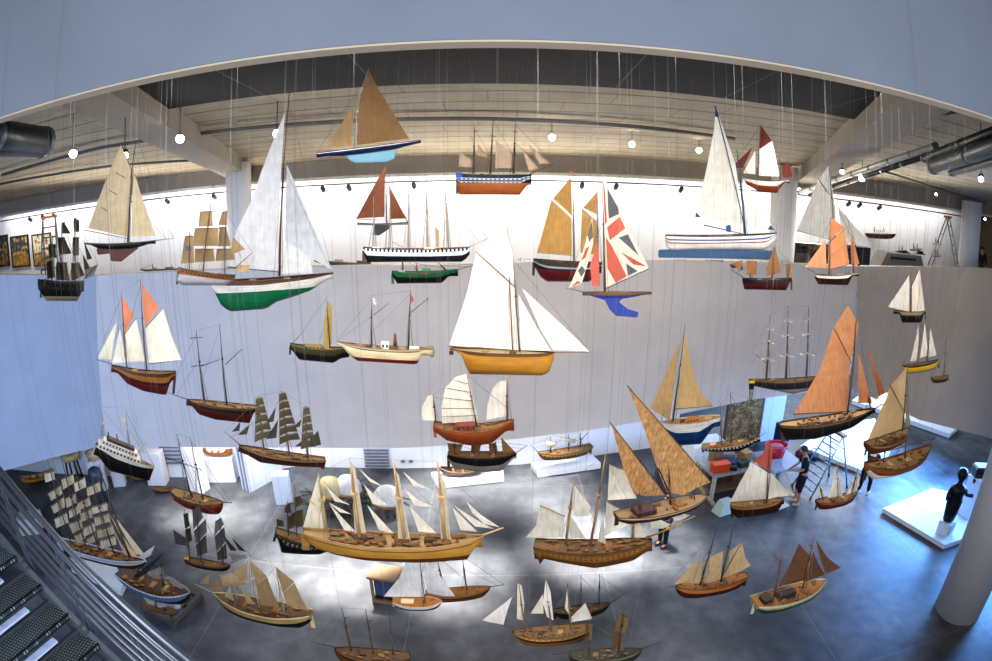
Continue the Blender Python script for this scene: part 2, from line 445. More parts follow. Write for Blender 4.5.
# ------------------------------------------------------------------ the fleet (pixels are read off enlarged crops z = (x0, y0, scale))
zA = (0, 130, 4.96)
ship('cutter', 'tan-sailed cutter with black hull and dark red keel, beside the framed pictures', 9, (420, 562), (772, 548), zA, keel=[(440, 566), (480, 585), (560, 592), (680, 585), (740, 565)],
     bands=((1, '#15161a'),), bot='#641018', wl=(600, 640), fin=[(478, 586), (484, 620), (545, 612), (548, 650), (602, 653), (640, 622), (690, 584)], masts=[(635, 552, 658, 185), (648, 240, 680, 20, .6)], mcol='#3a1f18',
     spars=[('boom', 415, 495, 638, 540), ('gaff', 600, 60, 652, 200), ('bowsprit', 772, 548, 862, 538)],
     sails=[('#c9b48a', [(600, 75), (652, 190), (640, 532), (437, 487), (545, 200)], {'bat': [(550, 195, 648, 255), (517, 283, 582, 322), (480, 370, 530, 400)]}), ('#cdb98c', [(663, 205), (772, 525), (652, 527)])])
zB = (0, 190, 5.507)
ship('galleon', 'black galleon with dark olive square sails, hanging before the framed pictures', 8, (226, 492), (465, 500), zB, yaw=30, beam=.36, sw=.8, keel=[(228, 560), (252, 610), (425, 612), (448, 560)], bands=((.12, '#2c2a26'), (1, '#0d0d0e')), bot='#8b8068', wl=(340, 585),
     ports=(9, [(.3, .42)], '#2a2622'), masts=[(285, 505, 290, 250), (345, 505, 342, 120), (415, 505, 415, 130)], mcol='#2a221a', spars=[('bowsprit', 462, 490, 540, 408)], clutter=6,
     sails=[('#4a4328', [(315, 400), (372, 400), (385, 500), (312, 495)], {'a': 40}), ('#504a2e', [(322, 262), (358, 262), (398, 350), (330, 358)], {'a': 40}), ('#4a4328', [(345, 180), (358, 178), (392, 240), (345, 240)], {'a': 40}),
            ('#564c2f', [(395, 405), (440, 400), (470, 470), (400, 500)], {'a': 40}), ('#4a4328', [(405, 262), (438, 262), (438, 360), (405, 362)], {'a': 40}), ('#504a2e', [(408, 155), (440, 170), (440, 230), (412, 232)], {'a': 40}),
            ('#4a4328', [(270, 300), (310, 300), (312, 370), (275, 375)], {'a': 40}), ('#453e26', [(262, 395), (300, 385), (308, 480), (265, 490)], {'a': 40}),
            ('#3c3722', [(460, 275), (508, 378), (480, 385)]), ('#3c3722', [(455, 350), (495, 430), (465, 440)]), ('#77777a', [(465, 440), (540, 408), (520, 470), (470, 490)])])
zC = (160, 190, 5.083)
ship('galleon', 'tan-sailed galleon with brown topsides and grey bottom, overlapping the green-keeled yacht', 8.2, (95, 395), (382, 432), zC, yaw=12, beam=.26, sw=.7, keel=[(98, 470), (108, 484), (330, 486), (365, 462)], bands=((.2, '#6b4a2a'), (.5, '#7a3f22'), (1, '#8a6040')), bot='#a4a4a8', wl=(230, 442),
     ports=(14, [(.12, .2)], '#241810'), masts=[(150, 400, 150, 215), (222, 400, 272, -30), (332, 405, 336, 100)], spars=[('bowsprit', 378, 400, 470, 318)], clutter=10,
     sails=[('#b99a68', [(130, 235), (172, 235), (178, 370), (110, 375)], {'a': 35, 'ov': [('#5f7fb0', [(142, 290), (165, 285), (168, 310), (145, 313)])]}), ('#c4a572', [(205, 110), (270, 108), (272, 185), (200, 188)], {'a': 35}), ('#b99a68', [(180, 195), (300, 195), (300, 285), (170, 285)], {'a': 35}), ('#a98c5c', [(182, 300), (275, 300), (282, 362), (180, 368)], {'a': 35}),
            ('#b99a68', [(320, 110), (345, 110), (345, 180), (300, 178)], {'a': 35}), ('#a98c5c', [(305, 190), (340, 190), (362, 285), (300, 288)], {'a': 35}), ('#b0936a', [(292, 300), (375, 300), (385, 355), (285, 362)], {'a': 35}),
            ('#9c7f50', [(370, 235), (432, 300), (360, 330)]), ('#b99a68', [(395, 380), (460, 382), (445, 420), (388, 415)], {'n': 'spritsail'})])
ship('racing_yacht', 'large white yacht with tall white sails and green underwater hull', 9.2, (210, 281), (333, 273.2), rud=False, beam=.17, sw=.3, sag=.02, keel=[(211, 285), (213.5, 290), (214, 298), (221, 305), (229, 311.5), (266, 309), (276, 302), (293, 297), (311, 290.5), (328, 279)],
     bands=((.12, '#5a3a26'), (1, '#d6d2cc')), bot='#0f6b45', wl=(262, 289.5), masts=[(279.6, 276, 289.5, 92)], mcol='#4a2418', spars=[('boom', 227, 267, 279, 272)], mr=.008,
     sails=[('#d8dae0', [(285, 112), (278, 270), (248, 269), (226, 265), (236, 232), (252, 200), (263, 167)]), ('#dcdee2', [(286.5, 241), (309.5, 257), (313, 273.5), (281, 274)]), ('#ccd0d8', [(287, 165), (299, 192), (332, 270), (308, 256), (285, 241)])])
zE = (300, 60, 5.511)
ship('sloop', 'brown-sailed sloop with navy hull and pale blue keel, highest below the grille', 7, (665, 443), (90, 515), zE, beam=.16, sag=.01, keel=[(650, 460), (530, 492), (400, 510), (240, 530), (140, 531)], bands=((.16, '#d8d6cf'), (1, '#141f4a')), bot='#6fb0cf', wl=(300, 600),
     fin=[(240, 524), (300, 567), (470, 562), (520, 545), (530, 496)], masts=[(308, 475, 322, 150)], mcol='#9a958a', spars=[('gaff', 318, 225, 380, 45), ('boom', 310, 473, 608, 436)],
     sails=[('#7d5a2c', [(378, 52), (420, 140), (490, 255), (600, 432), (316, 470), (328, 230)], {'l': 'brown triangular mainsail'}), ('#8d6d42', [(298, 245), (283, 475), (150, 482)])])
zF = (320, 160, 5.0875)
ship('sloop', 'small brown-sailed sloop with white hull and dark grey keel, behind the bare four-master', 11, (190, 320), (447, 316), zF, dep=.05, keel=[(200, 332), (300, 334), (420, 330)], bands=((1, '#b4b6b4'),), bot='#4f565c', wl=(300, 340), fin=[(280, 325), (265, 380), (300, 384), (350, 352), (368, 325)],
     masts=[(338, 312, 335, 22)], spars=[('boom', 186, 300, 330, 306)], sails=[('#8a4b22', [(332, 28), (328, 290), (185, 298)]), ('#94552a', [(350, 125), (438, 298), (358, 300)])])
ship('barque', 'bare four-masted ship with white-banded black hull', 8, (220, 445), (762, 445), zF, sag=.02, sw=.4, beam=.13, keel=[(232, 470), (236, 520), (735, 518), (750, 480)], bands=((.2, '#1a1e26'), (.5, '#dfe3ee'), (1, '#12161f')), ports=(26, [(.02, .18)], '#dfe3ee'),
     masts=[(275, 440, 272, 190, .6), (358, 445, 355, 70, .6), (452, 445, 452, 65), (550, 445, 538, 75), (655, 445, 630, 65)], mcol='#b09a86', mr=.008, spars=[('bowsprit', 750, 445, 852, 400), ('yard', 440, 180, 466, 186), ('yard', 528, 200, 556, 206), ('yard', 530, 260, 560, 272), ('yard', 625, 180, 660, 190), ('yard', 632, 240, 662, 252), ('gaff', 370, 418, 420, 442)],
     sails=[('#b08a55', [(585, 340), (605, 360), (605, 440), (590, 445)], {'l': 'furled brown sail'})], houses=[(.13, .1, .07, .02, '#d8d4cc'), (.62, .1, .07, .03, '#c9c2b4')], clutter=8)
ship('paddle_steamer', 'green-hulled paddle steamer low in front of the parapet, under the four-master', 8.8, (365, 566), (702, 556), zF, beam=.2, keel=[(375, 590), (385, 629), (620, 626), (655, 592)], bands=((.4, '#1f6b45'), (1, '#161817')), rail='#2a6a48',
     masts=[(420, 566, 420, 480, .6), (492, 570, 490, 525), (640, 560, 600, 520)], spars=[('bowsprit', 700, 556, 790, 535)], houses=[(.52, .13, .26, .05, '#1f7a4a'), (.5, .07, .27, .02, '#a33a2a'), (.15, .1, .1, .03, '#c9c2b4')], clutter=6)
zG = (440, 110, 6.006)
ship('ship_of_the_line', 'ship with blue stern, two white gun bands and bright orange underwater hull', 8.5, (100, 384), (550, 388), zG, sw=.6, beam=.2, sag=.015, keel=[(102, 440), (104, 509), (480, 510), (524, 450)], bands=((.16, '#141720'), (.26, '#c9d6ee'), (.33, '#1a2030'), (.43, '#c9d6ee'), (1, '#1a2236')), bot='#a8602c', wl=(300, 436),
     ports=(17, [(.19, .24), (.36, .41)], '#10131a'), masts=[(200, 372, 208, 105), (302, 376, 320, 45), (442, 380, 452, 72)], mcol='#4a3a2a', spars=[('bowsprit', 540, 385, 682, 322), ('yard', 205, 130, 232, 125), ('yard', 300, 155, 338, 160), ('yard', 300, 270, 330, 275), ('yard', 440, 130, 466, 135), ('yard', 428, 270, 460, 275)],
     sails=[('#c9a88c', [(120, 250), (190, 300), (190, 345), (112, 340)]), ('#c4a182', [(228, 200), (288, 285), (222, 275)]), ('#c9a88c', [(335, 180), (432, 270), (430, 350), (332, 350)]), ('#c9a88c', [(495, 240), (590, 350), (535, 365)]), ('#c4a182', [(525, 200), (655, 320), (600, 325)])],
     houses=[(.035, .09, .19, .06, '#1f46c0', -.035)], clutter=8)
zH = (520, 160, 3.8875)
ship('ketch', 'yellow-sailed ketch with dark red underwater hull, behind the flag-sailed yacht', 9.8, (52, 385), (318, 400), zH, beam=.26, sag=.02, keel=[(60, 420), (76, 452), (105, 473), (270, 474), (300, 440)], bands=((.2, '#4a3a2c'), (.3, '#a8b4c4'), (1, '#1c1a1a')), bot='#6a1f22', wl=(150, 424),
     masts=[(210, 388, 205, 55), (302, 395, 300, 115)], mcol='#7a7f8a', spars=[('gaff', 122, 150, 202, 222), ('gaff', 238, 188, 300, 240), ('boom', 66, 360, 205, 372)],
     sails=[('#d9a03c', [(199, 65), (203, 218), (128, 150)]), ('#dba543', [(122, 154), (200, 226), (200, 370), (67, 358)]), ('#d9a03c', [(299, 122), (299, 212), (245, 186)]), ('#dba543', [(240, 190), (298, 240), (300, 370), (235, 360)]), ('#c8773a', [(185, 40), (206, 42), (206, 52), (186, 52)], {'n': 'pennant', 'l': 'orange masthead pennant'})], clutter=9)
ship('racing_yacht', 'yacht with Union Jack patterned sails and curved bright blue keel', 8, (512, 515), (242, 514), zH, beam=.17, sag=.008, keel=[(495, 522), (420, 532), (330, 535), (270, 527)], bands=((.5, '#7a5534'), (1, '#1d4fc4')), bot='#1746c0', wl=(330, 534), deck='#a87c4a',
     fin=[(272, 527), (330, 545), (348, 580), (372, 606), (455, 612), (461, 592), (420, 580), (385, 552), (395, 540), (470, 527)], masts=[(330, 500, 318, 58)], mcol='#4a4038', spars=[('boom', 333, 500, 505, 422), ('bowsprit', 245, 512, 178, 498)],
     sails=[('#ddd2bb', [(320, 58), (382, 170), (440, 300), (500, 418), (335, 495), (328, 250)], {'l': 'mainsail patterned with a faded Union Jack', 'ov': [('#c4482c', [(322, 70), (330, 120), (338, 240), (330, 250), (326, 140)]), ('#5b5865', [(340, 110), (382, 185), (385, 210), (345, 228), (341, 170)]), ('#c9553a', [(338, 262), (388, 220), (410, 265), (350, 312)]), ('#c9553a', [(334, 300), (358, 335), (415, 452), (372, 478), (340, 420)]), ('#5b5865', [(383, 300), (420, 288), (462, 372)]), ('#c4482c', [(390, 355), (496, 415), (440, 405)]), ('#5b5865', [(412, 400), (458, 432), (420, 450)])]}),
            ('#ddd2bb', [(281, 225), (285, 330), (240, 480), (190, 498), (235, 390)], {'l': 'jib patterned with a faded Union Jack', 'ov': [('#6a5f5a', [(280, 235), (284, 300), (268, 320), (262, 290)]), ('#c4482c', [(255, 345), (270, 335), (255, 380), (238, 392)]), ('#5b5865', [(225, 430), (240, 412), (255, 430), (238, 455)]), ('#c9553a', [(196, 492), (225, 470), (238, 478)])]}),
            ('#d4553a', [(305, 315), (310, 490), (280, 490), (272, 410)])])
zI = (640, 90, 3.15)
ship('lateen_boat', 'white boat with tall pale lateen sail, standing on a blue base block', 8.5, (80, 458), (430, 452), zI, sw=.5, beam=.16, sag=.015, keel=[(84, 490), (88, 506), (400, 504), (426, 468)], bands=((.2, '#e6e6e6'), (.3, '#2a4d8c'), (.42, '#e6e6e6'), (.5, '#a33630'), (1, '#e3e0dc')), bot='#1c5f96', wl=(240, 520),
     fin=[(58, 503), (58, 528), (420, 535), (420, 506), (240, 500)], masts=[(332, 460, 305, 190)], mcol='#2f4a70', spars=[('lateen_yard', 236, 50, 330, 440), ('boom', 200, 425, 330, 455)],
     sails=[('#e2ddd0', [(238, 52), (268, 140), (300, 230), (325, 425), (250, 410), (172, 400), (205, 270), (232, 130)], {'ov': [('#274a80', [(238, 53), (249, 84), (235, 84)]), ('#274a80', [(177, 385), (192, 402), (174, 400)])]}), ('#e8e4da', [(322, 275), (425, 442), (335, 430)], {'ov': [('#274a80', [(412, 425), (424, 441), (402, 439)])]}), ('#2a5f9c', [(270, 428), (285, 424), (288, 448), (272, 446)], {'n': 'pennant', 'l': 'small blue pennant'})])
ship('ketch', 'white ketch with maroon jib, topsail and mizzen, beside the blue-based lateen boat', 8.9, (470, 283), (328, 277), zI, beam=.28, sag=.05, keel=[(455, 292), (432, 325), (375, 320), (336, 298)], bands=((.42, '#e8e4de'), (1, '#8a3f22')), masts=[(372, 272, 376, 110), (442, 276, 440, 200)], mcol='#8a6f5a', spars=[('bowsprit', 330, 275, 282, 248), ('boom', 374, 272, 440, 274)],
     sails=[('#6e2a20', [(355, 180), (325, 245), (282, 248)], {'l': 'maroon jib'}), ('#ddd8cc', [(363, 190), (363, 265), (325, 262)]), ('#6e2a20', [(380, 110), (415, 160), (376, 185)], {'l': 'maroon topsail'}), ('#e6e1d6', [(417, 160), (440, 272), (374, 270), (374, 190)]), ('#6e2a20', [(470, 225), (482, 275), (450, 278), (447, 240)], {'l': 'maroon mizzen'})])
ship('brigantine', 'small brown-sailed vessel with black and dark red hull, under the lateen boat', 8.2, (478, 592), (322, 592), zI, beam=.22, sag=.03, keel=[(470, 605), (463, 631), (325, 628), (322, 604)], bands=((.4, '#161212'), (1, '#4a1814')), masts=[(348, 592, 345, 535), (415, 592, 425, 488), (466, 592, 468, 545)], mcol='#3a2418', spars=[('bowsprit', 325, 590, 285, 565)],
     sails=[('#a2692c', [(290, 545), (325, 535), (315, 570)]), ('#9c642a', [(335, 538), (368, 540), (365, 580), (335, 582)], {'a': 20}), ('#a2692c', [(398, 560), (425, 490), (445, 575), (400, 585)]), ('#9c642a', [(458, 548), (475, 545), (478, 585), (460, 585)])])
zJ = (780, 150, 4.406)
ship('cutter', 'white gaff cutter with dark brown hull, behind the orange-sailed ketch', 10.5, (92, 412), (335, 420), zJ, beam=.24, keel=[(120, 440), (132, 482), (250, 490), (305, 450)], bands=((.3, '#5a4330'), (1, '#2c1f18')), masts=[(243, 420, 214, 65)], spars=[('gaff', 168, 125, 246, 240), ('boom', 75, 355, 240, 400)],
     sails=[('#e4dfd2', [(213, 70), (240, 228), (172, 128)]), ('#e8e3d6', [(168, 132), (245, 244), (245, 398), (75, 352)]), ('#e6e0d2', [(254, 245), (330, 340), (398, 410), (300, 395), (268, 330)])])
ship('ketch', 'orange-sailed ketch with white bulwark and dark hull, in front of the white cutter', 8, (345, 540), (152, 548), zJ, beam=.3, sag=.035, keel=[(318, 556), (300, 596), (166, 592), (157, 565)], bands=((.28, '#d8d2c8'), (.6, '#1c1512'), (1, '#4a2018')), masts=[(215, 530, 222, 300), (322, 520, 320, 380)], spars=[('bowsprit', 155, 540, 105, 515), ('gaff', 212, 410, 288, 345), ('boom', 214, 530, 308, 502)], clutter=8,
     sails=[('#c8743a', [(225, 298), (285, 343), (215, 400)]), ('#d0803f', [(283, 350), (305, 500), (210, 530), (215, 412)]), ('#d8925a', [(200, 395), (205, 520), (110, 515)]), ('#bf6c34', [(318, 378), (350, 500), (315, 520), (312, 400)])])
zP = (730, 260, 3.671)
ship('sloop', 'small cream-sailed sloop with black keel block, high on the right wall', 8.5, (718, 186), (600, 184), zP, beam=.24, keel=[(712, 196), (702, 230), (630, 230), (622, 198)], bands=((.3, '#8b7a60'), (1, '#15120f')), masts=[(662, 195, 665, 45)],
     sails=[('#e6dccb', [(658, 55), (658, 190), (580, 172)]), ('#ead9c4', [(695, 32), (708, 120), (715, 185), (668, 195), (668, 90)])], spars=[('gaff', 666, 95, 696, 32)])
ship('ketch', 'small ketch with bright yellow hull and three pale sails', 8, (765, 366), (630, 388), zP, beam=.24, dep=.24, bands=((.22, '#2b2a28'), (.72, '#d1a91a'), (1, '#8a8780')), masts=[(685, 390, 705, 225), (722, 375, 735, 225)],
     sails=[('#ded5c5', [(692, 240), (692, 370), (662, 372)]), ('#e2dac9', [(715, 230), (728, 350), (697, 360)]), ('#ded5c5', [(735, 250), (758, 350), (727, 358)])])
ship('rowing_boat', 'tiny dark brown boat with one bare pole mast, alone on the right', 7.5, (802, 424), (735, 432), zP, beam=.4, dep=.32, sw=.7, bands=((.3, '#6a4a30'), (.75, '#2c221a'), (1, '#8a8070')), masts=[(783, 422, 795, 282, .8)], hatch=0, clutter=3)
zK = (80, 270, 4.133)
ship('schooner', 'schooner with orange topsails, cream lower sails and maroon underwater hull', 8.5, (397, 420), (130, 392), zK, lvl=False, sag=.05, sw=.35, beam=.22, keel=[(375, 455), (362, 513), (345, 516), (260, 500), (195, 470), (155, 425)], bands=((.15, '#4a2f1c'), (.42, '#8a5a28'), (.52, '#1e1812'), (1, '#5c1f1e')),
     masts=[(195, 392, 172, 92), (277, 405, 250, 38)], spars=[('bowsprit', 132, 388, 68, 370), ('boom', 285, 388, 422, 372), ('gaff', 186, 262, 234, 198), ('gaff', 268, 240, 345, 158)], clutter=8,
     sails=[('#d97a45', [(173, 105), (222, 188), (185, 260)], {'l': 'orange fore topsail'}), ('#d97a45', [(255, 55), (328, 155), (268, 235)], {'l': 'orange main topsail'}), ('#d8d2ae', [(155, 205), (130, 372), (72, 365)]), ('#e3d9bd', [(165, 240), (190, 382), (132, 385)]), ('#e3d9bd', [(233, 200), (270, 378), (195, 380), (188, 264)]), ('#e6dec4', [(345, 160), (375, 265), (420, 372), (285, 385), (272, 240)])])
ship('brig', 'bare two-masted brown ship with crossed spars, left of the dark full-rigger', 8.2, (742, 566), (440, 535), zK, sw=.5, beam=.18, sag=.02, keel=[(720, 580), (702, 626), (560, 611), (490, 590), (465, 560)], lvl=False, bands=((.2, '#5a4630'), (.5, '#17140f'), (1, '#4c1d17')), masts=[(515, 548, 480, 250), (607, 556, 577, 225)], mcol='#2c2420',
     spars=[('bowsprit', 442, 534, 365, 508), ('yard', 455, 282, 506, 278), ('boom', 500, 398, 577, 370), ('gaff', 600, 392, 668, 328), ('yard', 458, 400, 512, 392)], clutter=8)
zS = (150, 370, 5.084)
sl = [('#6a6246', q, {'a': 35, 'y': 1}) for q in tiers((580, 395), (550, 135), 5, 95, 34, .16, 1, .25)] + [('#5c583e', q, {'a': 35}) for q in tiers((712, 405), (668, 112), 6, 105, 34, .14, 1, .25)] + [('#6a6246', q, {'a': 35}) for q in tiers((802, 435), (790, 185), 5, 75, 30, .16, 1, .2)]
sl += [('#44463a', p) for p in ([(460, 262), (415, 315), (455, 308)], [(508, 275), (445, 330), (492, 328)], [(640, 190), (590, 270), (628, 262)], [(652, 250), (590, 352), (642, 345)], [(770, 250), (718, 297), (762, 288)], [(800, 340), (735, 390), (790, 385)], [(855, 308), (870, 380), (812, 390), (815, 350)])]
ship('full_rigged_ship', 'dark full-rigged ship with olive sails and red-brown hull above the freestanding panel', 6.6, (892, 452), (452, 382), zS, lvl=False, sw=.5, beam=.16, sag=.03, keel=[(885, 492), (700, 477), (560, 462), (500, 430), (400, 402)], bands=((.3, '#8a6a45'), (.6, '#1c1512'), (1, '#4a1f16')), masts=[(580, 398, 550, 130), (712, 408, 668, 108), (802, 438, 790, 182)], mcol='#8a5a30', spars=[('bowsprit', 456, 378, 380, 315)], sails=sl, clutter=14)
zL = (270, 280, 5.511)
ship('junk', 'green and black junk with one narrow yellow battened sail', 9, (110, 352), (440, 372), zL, sag=.04, sw=.6, beam=.24, keel=[(120, 385), (160, 440), (350, 458), (390, 432), (436, 425)], bands=((.4, '#3c3a20'), (1, '#141a16')), rail='#2c4a34', masts=[(330, 380, 312, 85)], spars=[('bowsprit', 120, 355, 168, 300)],
     sails=[('#c2a03a', [(318, 118), (342, 150), (342, 345), (312, 388), (295, 370), (298, 240)], {'bat': [(300, 225, 340, 190), (298, 285, 342, 245), (296, 335, 342, 295), (305, 170, 342, 150)], 'l': 'narrow yellow battened sail'})], houses=[(.4, .3, .16, .05, '#8a7a45')])
ship('steam_yacht', 'cream two-masted steam yacht with brown funnel and maroon underwater hull', 8, (902, 372), (365, 338), zL, sag=.035, sw=.3, beam=.15, keel=[(830, 415), (810, 466), (480, 446), (430, 405), (392, 360)], bands=((.1, '#b8ac92'), (.16, '#5a4a38'), (1, '#d9cba6')), bot='#7a2420', wl=(620, 427), deck='#b8a888', rail='#8a7a62',
     masts=[(558, 370, 562, 85), (762, 375, 775, 60)], mcol='#4a342a', mr=.008, spars=[('gaff', 568, 195, 655, 128), ('gaff', 775, 180, 878, 95), ('funnel', 690, 365, 688, 295, 5, '#7a4a2a'), ('davit', 866, 100, 866, 135, .6)],
     sails=[('#d8d2c4', [(563, 95), (590, 115), (585, 140), (565, 130)], {'n': 'flag', 'l': 'small pale flag'}), ('#d4502f', [(776, 75), (792, 110), (776, 130)], {'n': 'flag', 'l': 'small red flag'})], houses=[(.5, .08, .08, .07, '#d8d6d2'), (.42, .12, .07, .03, '#6b4a2f'), (.2, .1, .07, .025, '#e6e0d2')], clutter=12)
zM = (410, 210, 3.674)
ship('gaff_cutter', 'large white-sailed gaff cutter with golden wooden hull at the centre', 7.5, (148, 508), (529, 524), zM, sag=.01, sw=.3, beam=.2, keel=[(165, 516), (198, 535), (202, 565), (217, 603), (490, 608), (522, 585), (528, 545)], bands=((.12, '#6b4524'), (1, '#b98535')), bot='#8a8478', wl=(350, 602), deck='#c9b48a', masts=[(402, 522, 378, 165), (378, 215, 358, 65, .7)], mcol='#7a4f2c', mr=.008,
     spars=[('gaff', 240, 153, 388, 286), ('boom', 138, 500, 402, 518), ('bowsprit', 528, 524, 662, 522)],
     sails=[('#eae6dc', [(243, 158), (385, 288), (400, 515), (145, 496), (205, 320)], {'g': 14}), ('#e4dfd3', [(335, 28), (360, 100), (378, 165), (382, 275), (245, 150), (298, 95)]), ('#e6e1d4', [(398, 310), (408, 515), (520, 518), (465, 430)]), ('#e8e4d9', [(413, 288), (540, 405), (660, 520), (525, 515), (480, 440)])])
zN = (400, 360, 4.724)
ship('junk', 'reddish wooden junk with three cream fan-shaped battened sails', 7, (158, 298), (538, 280), zN, lvl=False, sag=.09, sw=.55, beam=.22, keel=[(160, 330), (220, 370), (330, 392), (430, 385), (500, 330)], bands=((.3, '#8a4f24'), (1, '#7a3a18')), rail='#a3552a', masts=[(170, 292, 155, 165), (362, 295, 315, 60), (505, 278, 505, 85)], mcol='#6a3320', spars=[('bowsprit', 525, 285, 535, 340, .5)],
     sails=[('#e0d6c2', [(155, 165), (178, 285), (105, 285), (103, 225), (130, 170)], {'bat': [(105, 250, 176, 265), (108, 215, 172, 245), (122, 185, 165, 215)]}), ('#e4dbc8', [(318, 62), (345, 180), (370, 285), (200, 300), (195, 220), (215, 130), (265, 80)], {'bat': [(198, 265, 365, 258), (196, 225, 355, 225), (205, 175, 345, 190), (222, 130, 335, 150), (255, 92, 326, 110)]}), ('#d8d0c2', [(503, 95), (508, 262), (408, 285), (412, 210), (440, 130), (470, 100)], {'bat': [(412, 262, 506, 235), (416, 222, 506, 200), (428, 170, 504, 165), (450, 125, 504, 130)]})],
     houses=[(.4, .24, .13, .07, '#7a3320')], clutter=10)
ship('brig', 'black-hulled brig with brown sails and white bottom, directly below the cream-sailed junk', 10, (225, 440), (550, 440), zN, lvl=False, sag=.03, beam=.2, keel=[(230, 470), (250, 500), (380, 522), (480, 515), (535, 462)], bands=((.2, '#2a2222'), (.72, '#141214'), (1, '#96928a')), masts=[(260, 442, 255, 390), (350, 442, 350, 388), (450, 442, 450, 383)], mcol='#4a3420', spars=[('bowsprit', 548, 438, 602, 404)], clutter=10,
     sails=[('#8a5f2a', [(225, 395), (298, 400), (285, 445), (232, 440)], {'a': 15}), ('#7a5426', [(340, 395), (385, 400), (375, 445), (335, 440)], {'a': 15}), ('#8a5f2a', [(420, 400), (455, 390), (465, 445), (425, 445)], {'a': 15}), ('#9c6e30', [(478, 365), (545, 435), (485, 445)])])
ship('galleon', 'small ornate galleon with furled sails, standing on its own white slab', 20, (905, 400), (650, 436), zN, z0=1.05, sag=.05, sw=.6, beam=.24, dep=.2, bands=((.3, '#9a7a45'), (.5, '#2c2018'), (.7, '#7a5a30'), (1, '#3c2c1c')), ports=(15, [(.32, .42)], '#a08050'), masts=[(712, 440, 712, 360), (797, 425, 797, 348), (852, 408, 852, 343)], spars=[('bowsprit', 652, 434, 618, 402), ('gaff', 856, 378, 892, 338)], wires=False, clutter=8, cat='model ship',
     sails=[('#d6c08e', [(685, 385), (738, 385), (725, 412), (690, 410)], {'a': 30}), ('#d6c08e', [(755, 362), (832, 378), (822, 394), (760, 380)], {'a': 30})])
zO = (600, 300, 3.89)
ship('sloop', 'tan-sailed sloop with white topsides and navy bottom, behind the golden lateen boat', 10.5, (468, 452), (235, 475), zO, lvl=False, sag=.02, beam=.26, sw=.35, keel=[(440, 490), (392, 550), (300, 556), (265, 530), (245, 500)], bands=((.55, '#e6e4e0'), (1, '#163f73')), bot='#163f73', wl=(350, 513), deck='#c9a070', masts=[(282, 472, 332, 88)], mcol='#4a3024', spars=[('boom', 290, 425, 440, 412)], rail='#d8d2c8',
     sails=[('#cfa45e', [(310, 155), (290, 310), (272, 470), (195, 420), (255, 290)]), ('#d6b06a', [(333, 120), (352, 240), (385, 350), (440, 412), (295, 425), (315, 270)])], houses=[(.45, .2, .14, .05, '#b8763c'), (.2, .12, .14, .03, '#c9a070')])
fb = [('#dcd6c8', q, {'a': 30, 'b': .02}) for m, ws in (((133, 430, 147, 205), (52, 44, 30)), ((205, 425, 213, 172), (56, 46, 34)), ((280, 418, 288, 170), (60, 48, 34))) for q in [[(m[0] + (m[2]-m[0])*h - w/2, m[1] + (m[3]-m[1])*h - 3), (m[0] + (m[2]-m[0])*h + w/2, m[1] + (m[3]-m[1])*h + 3), (m[0] + (m[2]-m[0])*h + w/2 - 8, m[1] + (m[3]-m[1])*h + 10), (m[0] + (m[2]-m[0])*h, m[1] + (m[3]-m[1])*h - 8), (m[0] + (m[2]-m[0])*h - w/2 + 8, m[1] + (m[3]-m[1])*h + 7)] for h, w in zip((.3, .58, .8), ws)]]
ship('clipper', 'bare-masted clipper with furled white sails, yellow scrollwork and grey bottom block', 9, (332, 428), (68, 438), zP, lvl=False, sag=.03, beam=.17, sw=.4, keel=[(325, 440), (305, 475), (230, 492), (86, 518), (84, 462)], bands=((.1, '#7a6a4a'), (.55, '#1c1e26'), (1, '#2a2a30')), bot='#8e8c8a', wl=(200, 470), masts=[(133, 430, 147, 203), (205, 425, 213, 170), (280, 418, 288, 168)], mcol='#4a342c', spars=[('bowsprit', 133, 378, 82, 338, .8)], sails=fb, clutter=10,
     houses=[(.95, .08, .09, .03, '#c9a020', -.03)])
zQ = (680, 390, 4.405)
ship('lugger', 'large orange-sailed lugger with black hull above the stepladder', 6.2, (183, 600), (532, 545), zP, sag=.03, sw=.4, beam=.22, dep=.13, keel=[(188, 625), (206, 655), (316, 648), (450, 608), (525, 560)], lvl=False, bands=((.22, '#6a5438'), (1, '#1a1614')), deck='#b08a58', masts=[(430, 560, 466, 180), (515, 545, 505, 480, .7)], mcol='#5a4430', spars=[('gaff', 382, 250, 447, 382), ('boom', 232, 566, 432, 556), ('bowsprit', 528, 548, 575, 520)], clutter=14,
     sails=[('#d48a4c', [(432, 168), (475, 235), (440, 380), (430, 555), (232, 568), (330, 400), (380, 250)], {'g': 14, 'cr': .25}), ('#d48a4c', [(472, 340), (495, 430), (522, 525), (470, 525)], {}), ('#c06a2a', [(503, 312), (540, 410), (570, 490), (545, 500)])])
zR = (840, 360, 2.36)
ship('lugger', 'brown boat with tan gaff sail, just above the oared galley boat', 5.8, (64, 198), (164, 160), zR, sag=.05, beam=.22, dep=.1, bands=((.35, '#8a5c34'), (1, '#4a2a18')), masts=[(147, 168, 158, 18)], spars=[('gaff', 118, 60, 150, 120), ('boom', 66, 190, 146, 165)],
     sails=[('#b99a68', [(159, 15), (150, 125), (118, 62)]), ('#b4945f', [(118, 64), (150, 125), (146, 162), (65, 190)]), ('#a5854f', [(158, 90), (166, 150), (156, 158)])], clutter=8)
ship('galley_boat', 'varnished brown oared boat with white bottom, right of the dark-clothed stooping person', 7.8, (65, 246), (216, 200), zR, sag=.08, beam=.2, dep=.105, sw=.4, bands=((.62, '#7a4a22'), (.82, '#4a2c16'), (1, '#cfcac2')), masts=[(103, 240, 108, 180, .5), (155, 225, 158, 150, .7)], spars=[('oar', 110, 215, 222, 184), ('oar', 90, 236, 196, 206), ('gaff', 200, 200, 226, 183)], clutter=10)
